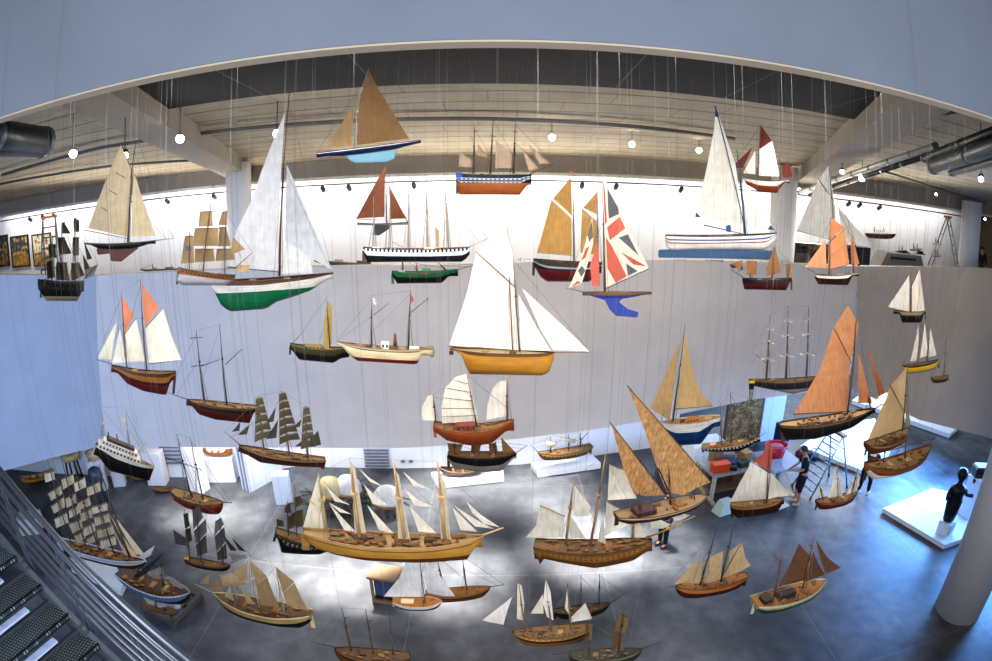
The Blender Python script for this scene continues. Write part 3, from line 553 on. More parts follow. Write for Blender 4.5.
ship('ship_of_the_line', 'black and white gun-ported ship with bare masts, before the woven net panel', 8.6, (95, 246), (352, 205), zQ, lvl=False, sag=.03, sw=.7, beam=.2, keel=[(98, 258), (110, 266), (262, 264), (338, 228)], bands=((.3, '#a08c68'), (.78, '#1d1a18'), (1, '#0d0c0c')), ports=(16, [(.36, .48), (.58, .7)], '#e0dace'), masts=[(180, 218, 178, 65), (222, 212, 222, 8), (297, 200, 297, 34)], mcol='#4a3a30', spars=[('bowsprit', 345, 208, 375, 190)], clutter=14, houses=[(.2, .1, .1, .04, '#c98a7a'), (.86, .1, .12, .05, '#2c2a34')])
ship('gaff_cutter', 'white-sailed cutter with red topsail, in front of the cluttered work table', 8.2, (222, 500), (457, 478), zQ, lvl=False, sag=.03, beam=.24, keel=[(232, 540), (250, 557), (430, 532), (450, 500)], bands=((.35, '#9a6a3a'), (.6, '#2a1812'), (1, '#35190f')), masts=[(380, 482, 395, 215)], mcol='#4a1f18', spars=[('gaff', 315, 315, 398, 368), ('boom', 218, 495, 382, 482), ('bowsprit', 455, 472, 512, 465)], clutter=5,
     sails=[('#b14a30', [(393, 215), (408, 270), (400, 358), (322, 315), (365, 280)], {'l': 'red topsail'}), ('#d6d0c4', [(315, 318), (396, 368), (379, 480), (220, 494), (262, 410)]), ('#d2ccbf', [(400, 362), (455, 425), (510, 465), (430, 470), (388, 482)])])
ship('lateen_boat', 'small red-brown boat with three white lateen sails, below the stepladder', 7.4, (604, 490), (782, 450), zQ, sag=.05, beam=.22, dep=.12, bands=((.3, '#8a4a30'), (1, '#4a2018')), masts=[(632, 478, 612, 410), (694, 470, 690, 322), (756, 455, 786, 335)],
     sails=[('#d9d2c4', [(612, 412), (630, 445), (645, 470), (614, 475)]), ('#d6cfc0', [(690, 325), (705, 400), (715, 465), (650, 475), (672, 410)]), ('#d9d2c4', [(786, 338), (790, 420), (768, 450), (732, 460), (760, 410)])], clutter=6)
zY = (510, 380, 3.477)
ship('lateen_boat', 'boat with two huge crumpled golden lateen sails and dark brown hull', 7, (370, 470), (690, 398), zY, sag=.03, sw=.5, beam=.2, dep=.07, bands=((.3, '#c9b8a0'), (.6, '#4a2a1e'), (1, '#3a1f17')), deck='#b08f6a', masts=[(455, 430, 450, 360, 1), (560, 420, 552, 300, 1)], spars=[('lateen_yard', 408, 20, 702, 358), ('lateen_yard', 348, 147, 545, 402), ('rudder_post', 642, 415, 640, 385, 1)], houses=[(.28, .2, .14, .05, '#4a2a2a')],
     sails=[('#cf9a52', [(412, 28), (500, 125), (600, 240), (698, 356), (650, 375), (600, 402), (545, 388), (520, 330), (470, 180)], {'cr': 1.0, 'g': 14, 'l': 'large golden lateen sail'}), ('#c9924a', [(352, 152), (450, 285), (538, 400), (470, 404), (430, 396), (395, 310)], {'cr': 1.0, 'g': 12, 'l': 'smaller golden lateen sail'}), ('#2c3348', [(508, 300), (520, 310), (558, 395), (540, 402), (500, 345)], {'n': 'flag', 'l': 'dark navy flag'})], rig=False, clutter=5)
zW = (260, 450, 3.815)
sw_ = '#ece4d2'
ship('barque', 'long cream-sailed five-masted barque with golden hull at the lower centre', 7, (165, 308), (852, 328), zW, lvl=False, sag=.04, sw=.4, beam=.13, keel=[(180, 335), (210, 366), (300, 390), (400, 405), (600, 415), (790, 410), (815, 365)], bands=((.22, '#caa878'), (.32, '#8a5a2c'), (1, '#c09444')), bot='#6a3a1c', wl=(540, 389), deck='#c9a87a', rail='#b48a52',
     masts=[(255, 305, 222, 88), (380, 335, 343, 30), (555, 358, 508, 38), (705, 342, 677, 45)], mcol='#c4a67a', mr=.012, spars=[('bowsprit', 848, 325, 930, 296), ('gaff', 190, 190, 246, 240)], clutter=26, hatch=4,
     sails=[('#d9c8a8', [(348, 60), (362, 62), (405, 315), (362, 318)], {'n': 'furled_sail'}), ('#d9c8a8', [(512, 72), (530, 95), (575, 352), (528, 352)], {'n': 'furled_sail'}), ('#d9c8a8', [(682, 72), (708, 130), (727, 342), (690, 342)], {'n': 'furled_sail'}), ('#e6dcc4', [(222, 95), (236, 190), (252, 300), (165, 292), (190, 200)]),
            (sw_, [(250, 135), (300, 185), (345, 210), (285, 195)]), (sw_, [(262, 200), (350, 245), (305, 238)]), (sw_, [(265, 205), (365, 312), (322, 306)]), (sw_, [(375, 68), (420, 108), (470, 140), (420, 122)]), (sw_, [(395, 130), (450, 185), (505, 215), (430, 206)]), (sw_, [(408, 208), (510, 318), (455, 306)]),
            (sw_, [(545, 82), (600, 125), (650, 150), (585, 136)]), (sw_, [(550, 145), (610, 195), (668, 218), (590, 213)]), (sw_, [(572, 215), (675, 318), (605, 311)]), (sw_, [(735, 220), (830, 312), (765, 306)]), (sw_, [(740, 212), (815, 260), (890, 300), (820, 292)]), (sw_, [(785, 193), (840, 245), (915, 295), (855, 282), (810, 240)])])
ship('galleon', 'dark weathered galleon with brown ragged sails, half hidden behind the five-masted barque', 8.8, (68, 452), (400, 525), (265, 455, 6.008), lvl=False, sag=.06, sw=.75, beam=.24, keel=[(75, 490), (103, 574), (330, 588), (380, 575)], bands=((.2, '#4a4434'), (.7, '#25231c'), (1, '#0e1412')), ports=(12, [(.3, .36), (.46, .52)], '#b8b09a'), masts=[(140, 485, 135, 275), (195, 480, 178, 178), (290, 500, 285, 300)], mcol='#3a3020', clutter=8,
     sails=[('#6b5a38', [(175, 260), (215, 245), (232, 300), (190, 315)], {'a': 25}), ('#5a4a2c', [(125, 310), (150, 290), (160, 350), (120, 350)], {'a': 25}), ('#4a4428', [(70, 385), (110, 395), (115, 430), (70, 430)]), ('#5f5030', [(135, 380), (190, 340), (200, 420), (150, 450)], {'a': 25}), ('#6b5a38', [(185, 340), (230, 330), (235, 430), (190, 440)], {'a': 25})])
zX = (520, 450, 5.289)
ship('ship_of_the_line', 'golden brown gun-decked ship with white sails, behind the golden lateen boat', 8.6, (75, 492), (700, 472), zX, lvl=False, sag=.05, sw=.65, beam=.18, keel=[(78, 530), (116, 560), (121, 614), (400, 605), (600, 572), (670, 530)], bands=((.25, '#7a5a30'), (.7, '#a5743a'), (1, '#7a5020')), ports=(22, [(.3, .38), (.5, .58)], '#5a3418'), rail='#4a2a22', masts=[(240, 492, 285, 148), (372, 482, 452, 25), (595, 452, 600, 335)], mcol='#a5804a', mr=.012, spars=[('bowsprit', 665, 470, 928, 348), ('gaff', 105, 292, 240, 352), ('bowsprit_boom', 660, 462, 860, 395)], clutter=22,
     sails=[('#e0dac8', [(105, 292), (235, 352), (225, 462), (30, 462), (85, 400)]), ('#e0dac8', [(290, 190), (375, 300), (360, 350), (285, 345)]), ('#d8d2c2', [(265, 340), (350, 470), (260, 465)]), ('#e4decd', [(475, 80), (560, 110), (620, 260), (465, 270)], {'a': 15}), ('#ddd7c8', [(460, 275), (560, 330), (600, 390), (450, 460)], {'a': 15}), ('#d8d2c2', [(440, 330), (455, 500), (410, 480)]),
            ('#e0dac8', [(620, 365), (680, 460), (600, 460)]), ('#ddd7c8', [(690, 345), (800, 395), (760, 415), (690, 420)]), ('#e4decd', [(790, 325), (900, 345), (850, 372), (815, 375)])])
zT = (0, 400, 4.722)
ship('passenger_ferry', 'passenger ferry with cream tiered decks and black hull, upper left of the lower hall', 7.5, (456, 205), (730, 312), zT, sag=.02, sw=.6, beam=.22, dep=.2, keel=[(468, 262), (520, 325), (730, 382)], lvl=False, bands=((.24, '#d2ccc2'), (1, '#141012')), deck='#6a5a48', rail='#c9c4ba',
     masts=[(497, 190, 482, 33), (632, 255, 586, 33)], mcol='#b9a8a0', mr=.011, spars=[('funnel', 518, 205, 510, 150, 2.6, '#1a1a20'), ('funnel', 560, 220, 550, 160, 2.6, '#7a3a2c'), ('crane_boom', 640, 260, 690, 200, .6, '#c98a3a')],
     houses=[(.38, .7, .22, .075, '#c9c3b8'), (.36, .6, .19, .075, '#c4beb2', .075), (.36, .46, .14, .045, '#3a3834', .15)], sails=[('#d8c8a0', [(575, 85), (590, 80), (592, 108), (577, 110)], {'n': 'flag', 'l': 'small pale flag'})], clutter=8)
zV2 = (170, 495, 8.267)
ship('ketch', 'bare two-masted brown boat below the white plinths', 7.6, (172, 489), (223, 503), sag=.05, beam=.22, dep=.14, bands=((.3, '#7a5a35'), (1, '#7a2c1c')), masts=[(191, 495, 176.6, 434, .8), (203, 498, 190.5, 438, .8)], mcol='#2c2420', spars=[('bowsprit', 223, 502, 232, 503), ('yard', 165.5, 457, 202, 470)], clutter=6, group=None)
ship('full_rigged_ship', 'grey-sailed full-rigged ship with dark gilded hull, hanging just beyond the tan schooner', 7.5, (120, 520), (500, 582), zV2, sag=.04, sw=.5, beam=.17, dep=.1, bands=((.25, '#8a6a34'), (.5, '#2c2014'), (1, '#1c140e')), masts=[(160, 505, 118, 118), (252, 520, 213, 60), (432, 545, 408, 170)], mcol='#3a2c20', spars=[('bowsprit', 500, 562, 668, 500)], clutter=12, houses=[(.06, .1, .1, .05, '#b8862c', -.02)],
     sails=[('#5c6066', [(185, 130), (245, 95), (275, 190), (195, 290)], {'a': 35}), ('#62666c', [(200, 300), (300, 200), (305, 310), (215, 410)], {'a': 35}), ('#565a60', [(215, 420), (300, 330), (310, 480), (230, 510)], {'a': 35}), ('#646a72', [(375, 220), (425, 190), (445, 250), (365, 345)], {'a': 35}), ('#565c66', [(370, 350), (450, 265), (465, 380), (385, 470)], {'a': 35}), ('#4e5660', [(390, 480), (465, 400), (475, 530), (395, 545)], {'a': 35}),
            ('#3a3d30', [(110, 160), (150, 150), (165, 260), (125, 280)], {'a': 35}), ('#3f4234', [(125, 290), (170, 270), (185, 380), (135, 400)], {'a': 35}), ('#4a4d3f', [(25, 285), (135, 360), (140, 420), (45, 405)]), ('#33363a', [(430, 320), (555, 460), (500, 460)]), ('#33363a', [(510, 350), (630, 470), (570, 455)]), ('#8d8a8c', [(480, 480), (640, 500), (520, 545)])])
zV = (190, 540, 6.608)
ship('schooner', 'tan-sailed schooner with pale hull, lower left above the open floor', 6.5, (800, 482), (155, 350), zV, sag=.05, sw=.4, beam=.2, dep=.125, full=.9, bands=((.14, '#cdbd98'), (.2, '#8a744a'), (.62, '#a08c62'), (1, '#121212')), deck='#6a5236', rail='#cbb88c', masts=[(312, 392, 268, 215), (458, 445, 383, 105), (627, 492, 560, 155)], mcol='#b0a898', mr=.008, spars=[('bowsprit', 155, 350, 28, 287), ('gaff', 615, 350, 692, 275), ('yard', 285, 300, 370, 268), ('gaff', 440, 290, 512, 242)], clutter=14,
     sails=[('#a58a5c', [(130, 220), (122, 290), (55, 290)]), ('#9c8254', [(195, 250), (215, 340), (120, 322)]), ('#b0986c', [(200, 235), (350, 215), (375, 290), (215, 300)], {'a': 20}), ('#b8a684', [(265, 300), (300, 430), (228, 370)]), ('#a58a5c', [(390, 130), (510, 240), (440, 290)]), ('#9a7f52', [(510, 245), (545, 340), (590, 440), (465, 432), (437, 300)]), ('#a08558', [(565, 175), (690, 275), (615, 350)]), ('#a58a5c', [(690, 285), (740, 390), (785, 470), (640, 430), (620, 350)]), ('#a99066', [(380, 150), (382, 260), (330, 280), (280, 200)]), ('#b39a6e', [(330, 300), (440, 430), (378, 420)])])
z5 = (30, 440, 4.721)
q5 = '#b3a98c'
sq5 = [[(65, 160), (112, 148), (116, 190), (72, 205)], [(82, 255), (145, 215), (152, 258), (98, 292)], [(97, 315), (158, 270), (165, 320), (112, 352)], [(113, 375), (172, 345), (182, 395), (122, 420)], [(145, 188), (203, 163), (210, 205), (155, 238)], [(165, 278), (212, 255), (220, 300), (172, 326)], [(182, 335), (232, 308), (240, 345), (186, 375)], [(180, 400), (240, 375), (250, 420), (200, 445)], [(205, 455), (255, 430), (262, 470), (222, 495)], [(205, 205), (258, 178), (265, 225), (212, 250)], [(222, 300), (280, 270), (288, 312), (226, 338)], [(235, 345), (288, 328), (295, 370), (240, 392)], [(250, 420), (300, 390), (310, 435), (258, 460)], [(265, 470), (308, 440), (315, 480), (275, 500)],
       [(265, 228), (328, 198), (335, 245), (272, 270)], [(288, 320), (362, 298), (368, 335), (296, 355)], [(300, 368), (372, 348), (380, 388), (306, 412)], [(312, 428), (392, 405), (398, 448), (320, 470)], [(328, 478), (402, 455), (408, 498), (336, 520)]]
ship('full_rigged_ship', 'pale blue many-sailed four-masted ship beside the stair rail', 6.6, (128, 470), (548, 570), z5, sag=.025, sw=.5, beam=.12, dep=.07, bands=((.45, '#93a6c8'), (.6, '#d8d4cc'), (1, '#3a2424')), deck='#7a5432', rail='#b8c2d4', masts=[(190, 478, 82, 90), (262, 498, 148, 85), (325, 515, 205, 120), (395, 530, 280, 150), (470, 550, 345, 180, 1.8)], mcol='#4a4440', mr=.006, spars=[('bowsprit', 545, 568, 618, 524)], clutter=18,
     sails=[(q5 if i % 3 else '#c4bca4', q, {'a': 30}) for i, q in enumerate(sq5)] + [('#d0bfa5', [(385, 340), (470, 450), (545, 545), (500, 540)]), ('#c9b08c', [(375, 350), (450, 470), (510, 555), (480, 550)]), ('#bfae94', [(365, 360), (420, 470), (470, 545), (445, 540)]), ('#aeb6c4', [(505, 555), (590, 498), (570, 545), (540, 560)])])
zU = (110, 530, 6.609)
ship('fishing_boat', 'blue-sided open-decked boat with a black lateen sail, beside the white platform', 6.9, (62, 262), (526, 415), zU, sag=.05, sw=.6, beam=.26, dep=.12, bands=((.16, '#b4c0c8'), (.3, '#33474f'), (.72, '#5a74a8'), (1, '#15161a')), ports=(24, [(.08, .2)], '#e0e4e4'), deck='#4a2f20', rail='#9fb0b4', masts=[(172, 315, 215, 170, .8), (345, 350, 340, 235, .8)], mcol='#2a2624', spars=[('lateen_yard', 130, 330, 358, 150), ('yard', 300, 250, 390, 205)], clutter=14, hatch=3,
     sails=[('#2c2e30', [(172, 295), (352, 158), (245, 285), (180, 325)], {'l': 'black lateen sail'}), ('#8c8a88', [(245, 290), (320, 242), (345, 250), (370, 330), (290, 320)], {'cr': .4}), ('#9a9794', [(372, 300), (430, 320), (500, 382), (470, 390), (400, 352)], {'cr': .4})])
ship('fishing_boat', 'brown boat heaped with pale folded sails, resting on the wooden cradle', 13, (215, 470), (450, 545), zU, z0=1.2, sag=.05, sw=.6, beam=.28, dep=.12, bands=((.4, '#7a5a3c'), (1, '#3a2a1e')), masts=[(300, 490, 300, 440, .7)], wires=False, clutter=8,
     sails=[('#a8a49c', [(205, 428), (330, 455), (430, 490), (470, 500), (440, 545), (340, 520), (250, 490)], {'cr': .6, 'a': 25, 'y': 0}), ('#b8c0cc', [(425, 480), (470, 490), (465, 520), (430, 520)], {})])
ship('sloop', 'small white-sailed sloop with orange deck and blue bottom, beneath the five-masted barque', 9, (505, 572), (695, 576), zW, sag=.03, sw=.4, beam=.3, dep=.13, bands=((.2, '#e0d8cc'), (.62, '#dcdcde'), (1, '#1c2650')), deck='#c9833c', rail='#d8cbb4', masts=[(628, 566, 606, 395)], spars=[('boom', 470, 560, 630, 562)], houses=[(.3, .26, .14, .03, '#e6cfae')],
     sails=[('#e9e9ec', [(562, 412), (612, 400), (626, 560), (470, 560), (530, 490)], {'bat': [(560, 450, 595, 455)]}), ('#dfe0e6', [(620, 405), (680, 470), (745, 558), (700, 558), (640, 545)])], clutter=2)
ship('schooner', 'bare-masted brown schooner with long bowsprit, behind the small white-sailed sloop', 10.4, (632, 545), (880, 522), zW, sag=.04, beam=.2, dep=.12, bands=((.25, '#b08048'), (.5, '#3a2416'), (1, '#6b4522')), deck='#a8743c', masts=[(705, 535, 670, 395), (788, 525, 770, 395)], mcol='#4a4440', spars=[('bowsprit', 878, 522, 932, 514)], clutter=8)
zZ = (310, 550, 2.834)
ship('brigantine', 'brown ship with torn white sails and triangular jib, bottom centre', 7, (790, 218), (572, 232), zZ, lvl=False, sag=.05, sw=.5, beam=.22, dep=.16, bands=((.3, '#c49a5c'), (.6, '#3a2616'), (1, '#7a5630')), ports=(14, [(.12, .2)], '#5a2a1c'), masts=[(607, 218, 592, 93), (682, 212, 668, 78), (738, 210, 730, 108)], mcol='#8a6a48', spars=[('bowsprit', 572, 228, 484, 197)], clutter=16,
     sails=[('#e6e2d8', [(573, 133), (560, 170), (548, 212), (487, 200)]), ('#e2d8c8', [(588, 95), (600, 100), (607, 150), (605, 200), (586, 195)]), ('#e6e2d8', [(668, 80), (682, 120), (690, 200), (672, 190), (660, 150)]), ('#d8cdb8', [(660, 125), (662, 180), (625, 180)]), ('#e0d8c8', [(728, 112), (736, 185), (722, 165)]), ('#e2dfd6', [(780, 150), (800, 195), (738, 205), (740, 190)])])
ship('brig', 'small dark bare-masted ship behind the ship with torn white sails', 7.7, (694, 172), (852, 150), zZ, sag=.05, beam=.2, dep=.14, bands=((1, '#2a211c'),), masts=[(728, 165, 730, 95), (768, 160, 768, 70), (820, 152, 820, 68)], mcol='#1f1a18', spars=[('bowsprit', 850, 150, 892, 124)], clutter=8, deck='#4a3a2c')
ship('barque', 'bare three-masted brown ship at the bottom edge, left of the torn-sailed brigantine', 6.5, (284, 298), (68, 278), zZ, lvl=False, sag=.05, sw=.5, beam=.2, dep=.16, bands=((.3, '#7a5530'), (.5, '#2c1c12'), (1, '#5c3a20')), deck='#6a4a2c', masts=[(118, 282, 90, 163), (183, 285, 157, 168), (237, 290, 225, 188)], mcol='#3a302a', spars=[('bowsprit', 70, 275, 4, 261), ('yard', 95, 195, 112, 190), ('yard', 160, 205, 178, 198)], clutter=12)
ship('brig', 'dark grey-green brig with ragged brown sails at the bottom edge', 6.5, (735, 292), (942, 282), zZ, lvl=False, sag=.05, beam=.2, dep=.14, bands=((.3, '#6a6a58'), (1, '#33332c')), deck='#3a4038', masts=[(790, 290, 785, 200), (872, 286, 892, 158)], mcol='#3a2c20', spars=[('bowsprit', 940, 280, 994, 261), ('boom', 688, 296, 738, 291)], clutter=8,
     sails=[('#7a5a28', [(780, 205), (802, 210), (800, 260), (785, 255)], {'a': 30}), ('#80602c', [(880, 180), (905, 195), (895, 240), (865, 230)], {'a': 30}), ('#6a4c22', [(860, 220), (885, 240), (885, 290), (858, 280)], {'a': 30})])
zAA = (650, 520, 4.509)
ship('ketch', 'tan-sailed ketch with orange-brown hull and two bare topmasts, over the open floor', 6.6, (440, 245), (115, 302), zAA, sag=.03, sw=.4, beam=.2, dep=.13, bands=((.5, '#9a6030'), (1, '#3a1a14')), deck='#a06a3a', masts=[(225, 292, 300, 35), (318, 278, 382, 0)], mcol='#3a3030', spars=[('bowsprit', 118, 298, 66, 302), ('gaff', 335, 240, 415, 98)], clutter=6,
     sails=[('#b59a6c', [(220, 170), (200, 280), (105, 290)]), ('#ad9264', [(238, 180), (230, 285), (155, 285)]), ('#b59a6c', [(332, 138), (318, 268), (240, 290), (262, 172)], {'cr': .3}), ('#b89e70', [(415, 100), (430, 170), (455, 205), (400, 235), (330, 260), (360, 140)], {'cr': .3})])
ship('fishing_boat', 'brown-sailed fishing boat with pale green rim, lower right', 6.6, (472, 368), (796, 268), zAA, sag=.05, sw=.7, beam=.24, dep=.12, bands=((.22, '#b5bba5'), (.5, '#8a8468'), (1, '#1c3a30')), deck='#b07a40', rail='#a8b494', masts=[(572, 305, 598, 148), (690, 302, 740, 72)], mcol='#6a3a24', spars=[('yard', 555, 150, 602, 206), ('boom', 580, 300, 710, 262), ('boom', 790, 244, 862, 214), ('yard', 718, 112, 745, 135)], clutter=10, houses=[(.42, .22, .1, .07, '#2c2624'), (.15, .12, .12, .05, '#2a221e')],
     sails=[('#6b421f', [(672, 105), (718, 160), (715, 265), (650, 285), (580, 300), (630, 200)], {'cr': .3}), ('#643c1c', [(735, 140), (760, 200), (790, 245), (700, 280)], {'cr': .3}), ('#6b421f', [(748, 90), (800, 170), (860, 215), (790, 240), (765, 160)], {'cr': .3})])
# long grey models lying on the parapet ledge
for st, bo, lab in (((385, 265), (314, 260.5), 'long grey liner model lying along the parapet top, beside the white racing yacht'), ((535, 263), (514, 262.5), 'short dark hull model lying on the parapet top, beside the gaff cutter topsail'), ((742, 264.5), (648, 262.5), 'long thin dark model lying on the parapet top, under the blue-based boat'), ((182, 268.5), (140, 269.5), 'small thin dark model on the parapet top, right of the black-hulled cutter')):
    ship('liner_model', lab, 16.9 / ray(*((st[0]+bo[0])/2, (st[1]+bo[1])/2)).y, st, bo, lvl=False, sag=.01, beam=.09, dep=.05, bands=((.4, '#6a6862'), (1, '#2c2c2c')), houses=[(.5, .6, .06, .025, '#8a8880'), (.3, .2, .05, .03, '#4a4a48', .025), (.65, .12, .05, .03, '#b0aca2', .025)], masts=[(st[0]*.3+bo[0]*.7, st[1], st[0]*.3+bo[0]*.7, st[1]-5, .6), (st[0]*.75+bo[0]*.25, st[1], st[0]*.75+bo[0]*.25, st[1]-4, .6)], wires=False, clutter=6, hatch=0, deck='#8a877e', rail='#5a5850')
# ------------------------------------------------------------------ setting: materials
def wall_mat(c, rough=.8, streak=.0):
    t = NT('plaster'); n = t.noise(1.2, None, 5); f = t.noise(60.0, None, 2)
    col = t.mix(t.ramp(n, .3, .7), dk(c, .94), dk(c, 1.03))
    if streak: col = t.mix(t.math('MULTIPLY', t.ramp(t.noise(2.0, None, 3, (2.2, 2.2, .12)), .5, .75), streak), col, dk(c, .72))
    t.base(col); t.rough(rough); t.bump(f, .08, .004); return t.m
def floor_mat():
    t = NT('polished_concrete'); n = t.noise(.35, None, 6); g = t.noise(2.2, None, 6); k = t.noise(.9, None, 4, (1, .3, 1))
    col = t.mix(t.ramp(n, .3, .7), lin('#303236'), lin('#7a7c80')); col = t.mix(t.ramp(g, .35, .7), col, t.mix(1.0, col, (.62, .62, .64, 1), 'MULTIPLY')); col = t.mix(t.math('MULTIPLY', t.ramp(k, .55, .7), .5), col, lin('#2a2c30'))
    x = t.new('ShaderNodeSeparateXYZ'); t.l(t.co(), x.inputs[0])
    for o in (x.outputs[0], x.outputs[1]):
        j = t.math('LESS_THAN', t.math('FRACT', t.math('MULTIPLY_ADD', o, .2, .42)), .0035); col = t.mix(t.math('MULTIPLY', j, .3), col, lin('#a8a8a8'))
    t.base(col); t.b.inputs['Roughness'].default_value = .42; t.bump(g, .05, .01); return t.m
def ceil_mat(c='#b9ad97'):
    t = NT('board_marked_concrete'); n = t.noise(.8, None, 6); g = t.noise(5.0, None, 5, (.3, 3, 1)); x = t.new('ShaderNodeSeparateXYZ'); t.l(t.co(), x.inputs[0])
    col = t.mix(t.ramp(n, .3, .7), dk(c, .82), dk(c, 1.06)); col = t.mix(t.ramp(g, .4, .65), col, t.mix(1.0, col, (.82, .81, .79, 1), 'MULTIPLY'))
    j = t.math('LESS_THAN', t.math('FRACT', t.math('MULTIPLY', x.outputs[1], 1.1)), .09); col = t.mix(t.math('MULTIPLY', j, .8), col, dk(c, .25))
    row = t.math('FLOOR', t.math('MULTIPLY', x.outputs[1], 1.1)); off = t.math('FRACT', t.math('MULTIPLY', row, .37))
    j = t.math('LESS_THAN', t.math('FRACT', t.math('ADD', t.math('MULTIPLY', x.outputs[0], .45), off)), .012); col = t.mix(t.math('MULTIPLY', j, .6), col, dk(c, .35))
    t.base(col); t.rough(.9); t.bump(g, .3, .02); return t.m
def grille_mat():
    t = NT('woven_metal_mesh'); x = t.new('ShaderNodeSeparateXYZ'); t.l(t.co(), x.inputs[0]); fx = t.math('FRACT', t.math('MULTIPLY', x.outputs[0], 17.0)); fy = t.math('FRACT', t.math('MULTIPLY', x.outputs[1], 17.0))
    m = t.math('MAXIMUM', t.math('LESS_THAN', fx, .3), t.math('LESS_THAN', fy, .3)); n = t.noise(.6, None, 4)
    bars = t.math('LESS_THAN', t.math('FRACT', t.math('MULTIPLY', x.outputs[0], .55)), .018)
    col = t.mix(m, lin('#08090a'), t.mix(t.ramp(n, .35, .7), lin('#161718'), lin('#2e2f31'))); col = t.mix(bars, col, lin('#4a4a4a'))
    t.base(col); t.rough(.9); return t.m
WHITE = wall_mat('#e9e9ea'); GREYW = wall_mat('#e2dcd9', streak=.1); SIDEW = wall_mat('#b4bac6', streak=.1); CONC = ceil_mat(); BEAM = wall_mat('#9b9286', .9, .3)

def quad_wall(name, pts, th, m):
    """vertical-ish slab through (bottom, top) pairs, thickened away from the void by th (vector)"""
    bm = bmesh.new(); A = []
    for b, t in pts:
        b = Vector(b); t = Vector(t); A.append([bm.verts.new(b), bm.verts.new(t), bm.verts.new(t + th), bm.verts.new(b + th)])
    for p, q in zip(A, A[1:]):
        for i in range(4): bm.faces.new((p[i], q[i], q[(i+1) % 4], p[(i+1) % 4]))
    bm.faces.new(A[0]); bm.faces.new(A[-1][::-1]); bmesh.ops.recalc_face_normals(bm, faces=bm.faces[:])
    return struct(name, bm, m)
yl = lambda X: 14.4 + .1084 * (X + 12.2)
def bw(X, zb, zt=7.9): return ((X, yl(X), zb), (X, yl(X), zt))
quad_wall('wall_back', [((-12.2, 14.05, 2.75), (-11.75, 14.45, 8.02)), bw(-6, 2.68, 7.9), bw(-2.7, 2.63, 7.86), bw(-1.4, 2.66, 7.84), bw(2.77, 2.93), bw(8.1, 3.52), bw(12.1, 3.66, 7.9)], Vector((0, .3, 0)), GREYW)
quad_wall('wall_left', [((-12.2, 14.05, 2.75), (-11.75, 14.45, 8.02)), ((-13.7, 12.65, 2.75), (-13.2, 12.95, 8.35)), ((-15, 11.2, 2.75), (-14.0, 12.2, 8.54)), ((-19, 7.0, 2.75), (-18.5, 7.4, 9.2))], Vector((-.3, .3, 0)), SIDEW)  # bluish cast of the light on this wall is mixed into its plaster colour
quad_wall('wall_right', [((12.35, 16.9, 3.66), (12.0, 17.0, 7.9)), ((13.2, 13.7, 3.66), (14.1, 13.4, 8.55)), ((15, 11.75, 3.66), (15.2, 11.6, 8.8)), ((19.5, 7.0, 3.66), (19.5, 7.0, 9.2))], Vector((.35, .25, 0)), wall_mat('#b8b1aa', streak=.1))  # darker plaster: the shade on this side is put into the colour
# floors
bm = bmesh.new(); b_box(bm, (0, 12, -.15), (70, 44, .3)); struct('floor', bm, floor_mat())
bm = bmesh.new(); b_prism(bm, [(-34, 12.9), (-13.6, 13.0), (-12.2, 15.0), (12.4, 17.6), (14.4, 14.4), (34, 13), (34, 27), (-34, 27)], 6.75, 7.0); struct('floor_gallery', bm, wall_mat('#8d8a86'))
# ceiling: sloping slab, beams, grille
bm = bmesh.new(); V = [bm.verts.new((x, y, ceil_z(y) + dz)) for dz in (0, .35) for x, y in ((-36, 4.12), (36, 4.12), (36, 27), (-36, 27))]
for q in ((0, 1, 2, 3), (7, 6, 5, 4), (0, 4, 5, 1), (1, 5, 6, 2), (2, 6, 7, 3), (3, 7, 4, 0)): bm.faces.new([V[i] for i in q])
bmesh.ops.recalc_face_normals(bm, faces=bm.faces[:]); struct('ceiling', bm, CONC)
bm = bmesh.new(); V = [bm.verts.new((x, y, ceil_z(y) - .1 + dz)) for dz in (0, .06) for x, y in ((-6.1, 4.2), (7.15, 4.2), (7.15, 9.3), (-6.1, 8.9))]
for q in ((0, 1, 2, 3), (7, 6, 5, 4), (0, 4, 5, 1), (1, 5, 6, 2), (2, 6, 7, 3), (3, 7, 4, 0)): bm.faces.new([V[i] for i in q])
bmesh.ops.recalc_face_normals(bm, faces=bm.faces[:]); struct('ceiling_grille', bm, grille_mat())
def beam(name, p0, p1, w, zb, m=None):
    p0 = Vector(p0); p1 = Vector(p1); d = (p1 - p0).normalized(); s = Vector((-d.y, d.x)) * w / 2; bm = bmesh.new(); V = []
    for p in (p0, p1):
        for q in (p - s, p + s): V.append(bm.verts.new((q.x, q.y, zb if zb > 5 else ceil_z(q.y) - zb))); V.append(bm.verts.new((q.x, q.y, ceil_z(q.y) + .02)))
    for q in ((0, 1, 3, 2), (4, 6, 7, 5), (0, 4, 5, 1), (2, 3, 7, 6), (0, 2, 6, 4), (1, 5, 7, 3)): bm.faces.new([V[i] for i in q])
    bmesh.ops.recalc_face_normals(bm, faces=bm.faces[:]); return struct(name, bm, m or BEAM)
beam('ceiling_beam_1', (-4.55, 4.2), (-9.0, 20), .85, .42); beam('ceiling_beam_2', (4.65, 4.2), (11.4, 20.0), .85, .42)
beam('ceiling_beam_3', (-34, 20.2), (34, 20.2), .7, 10.32); beam('ceiling_beam_4', (15, 10), (26, 20), .8, .4)
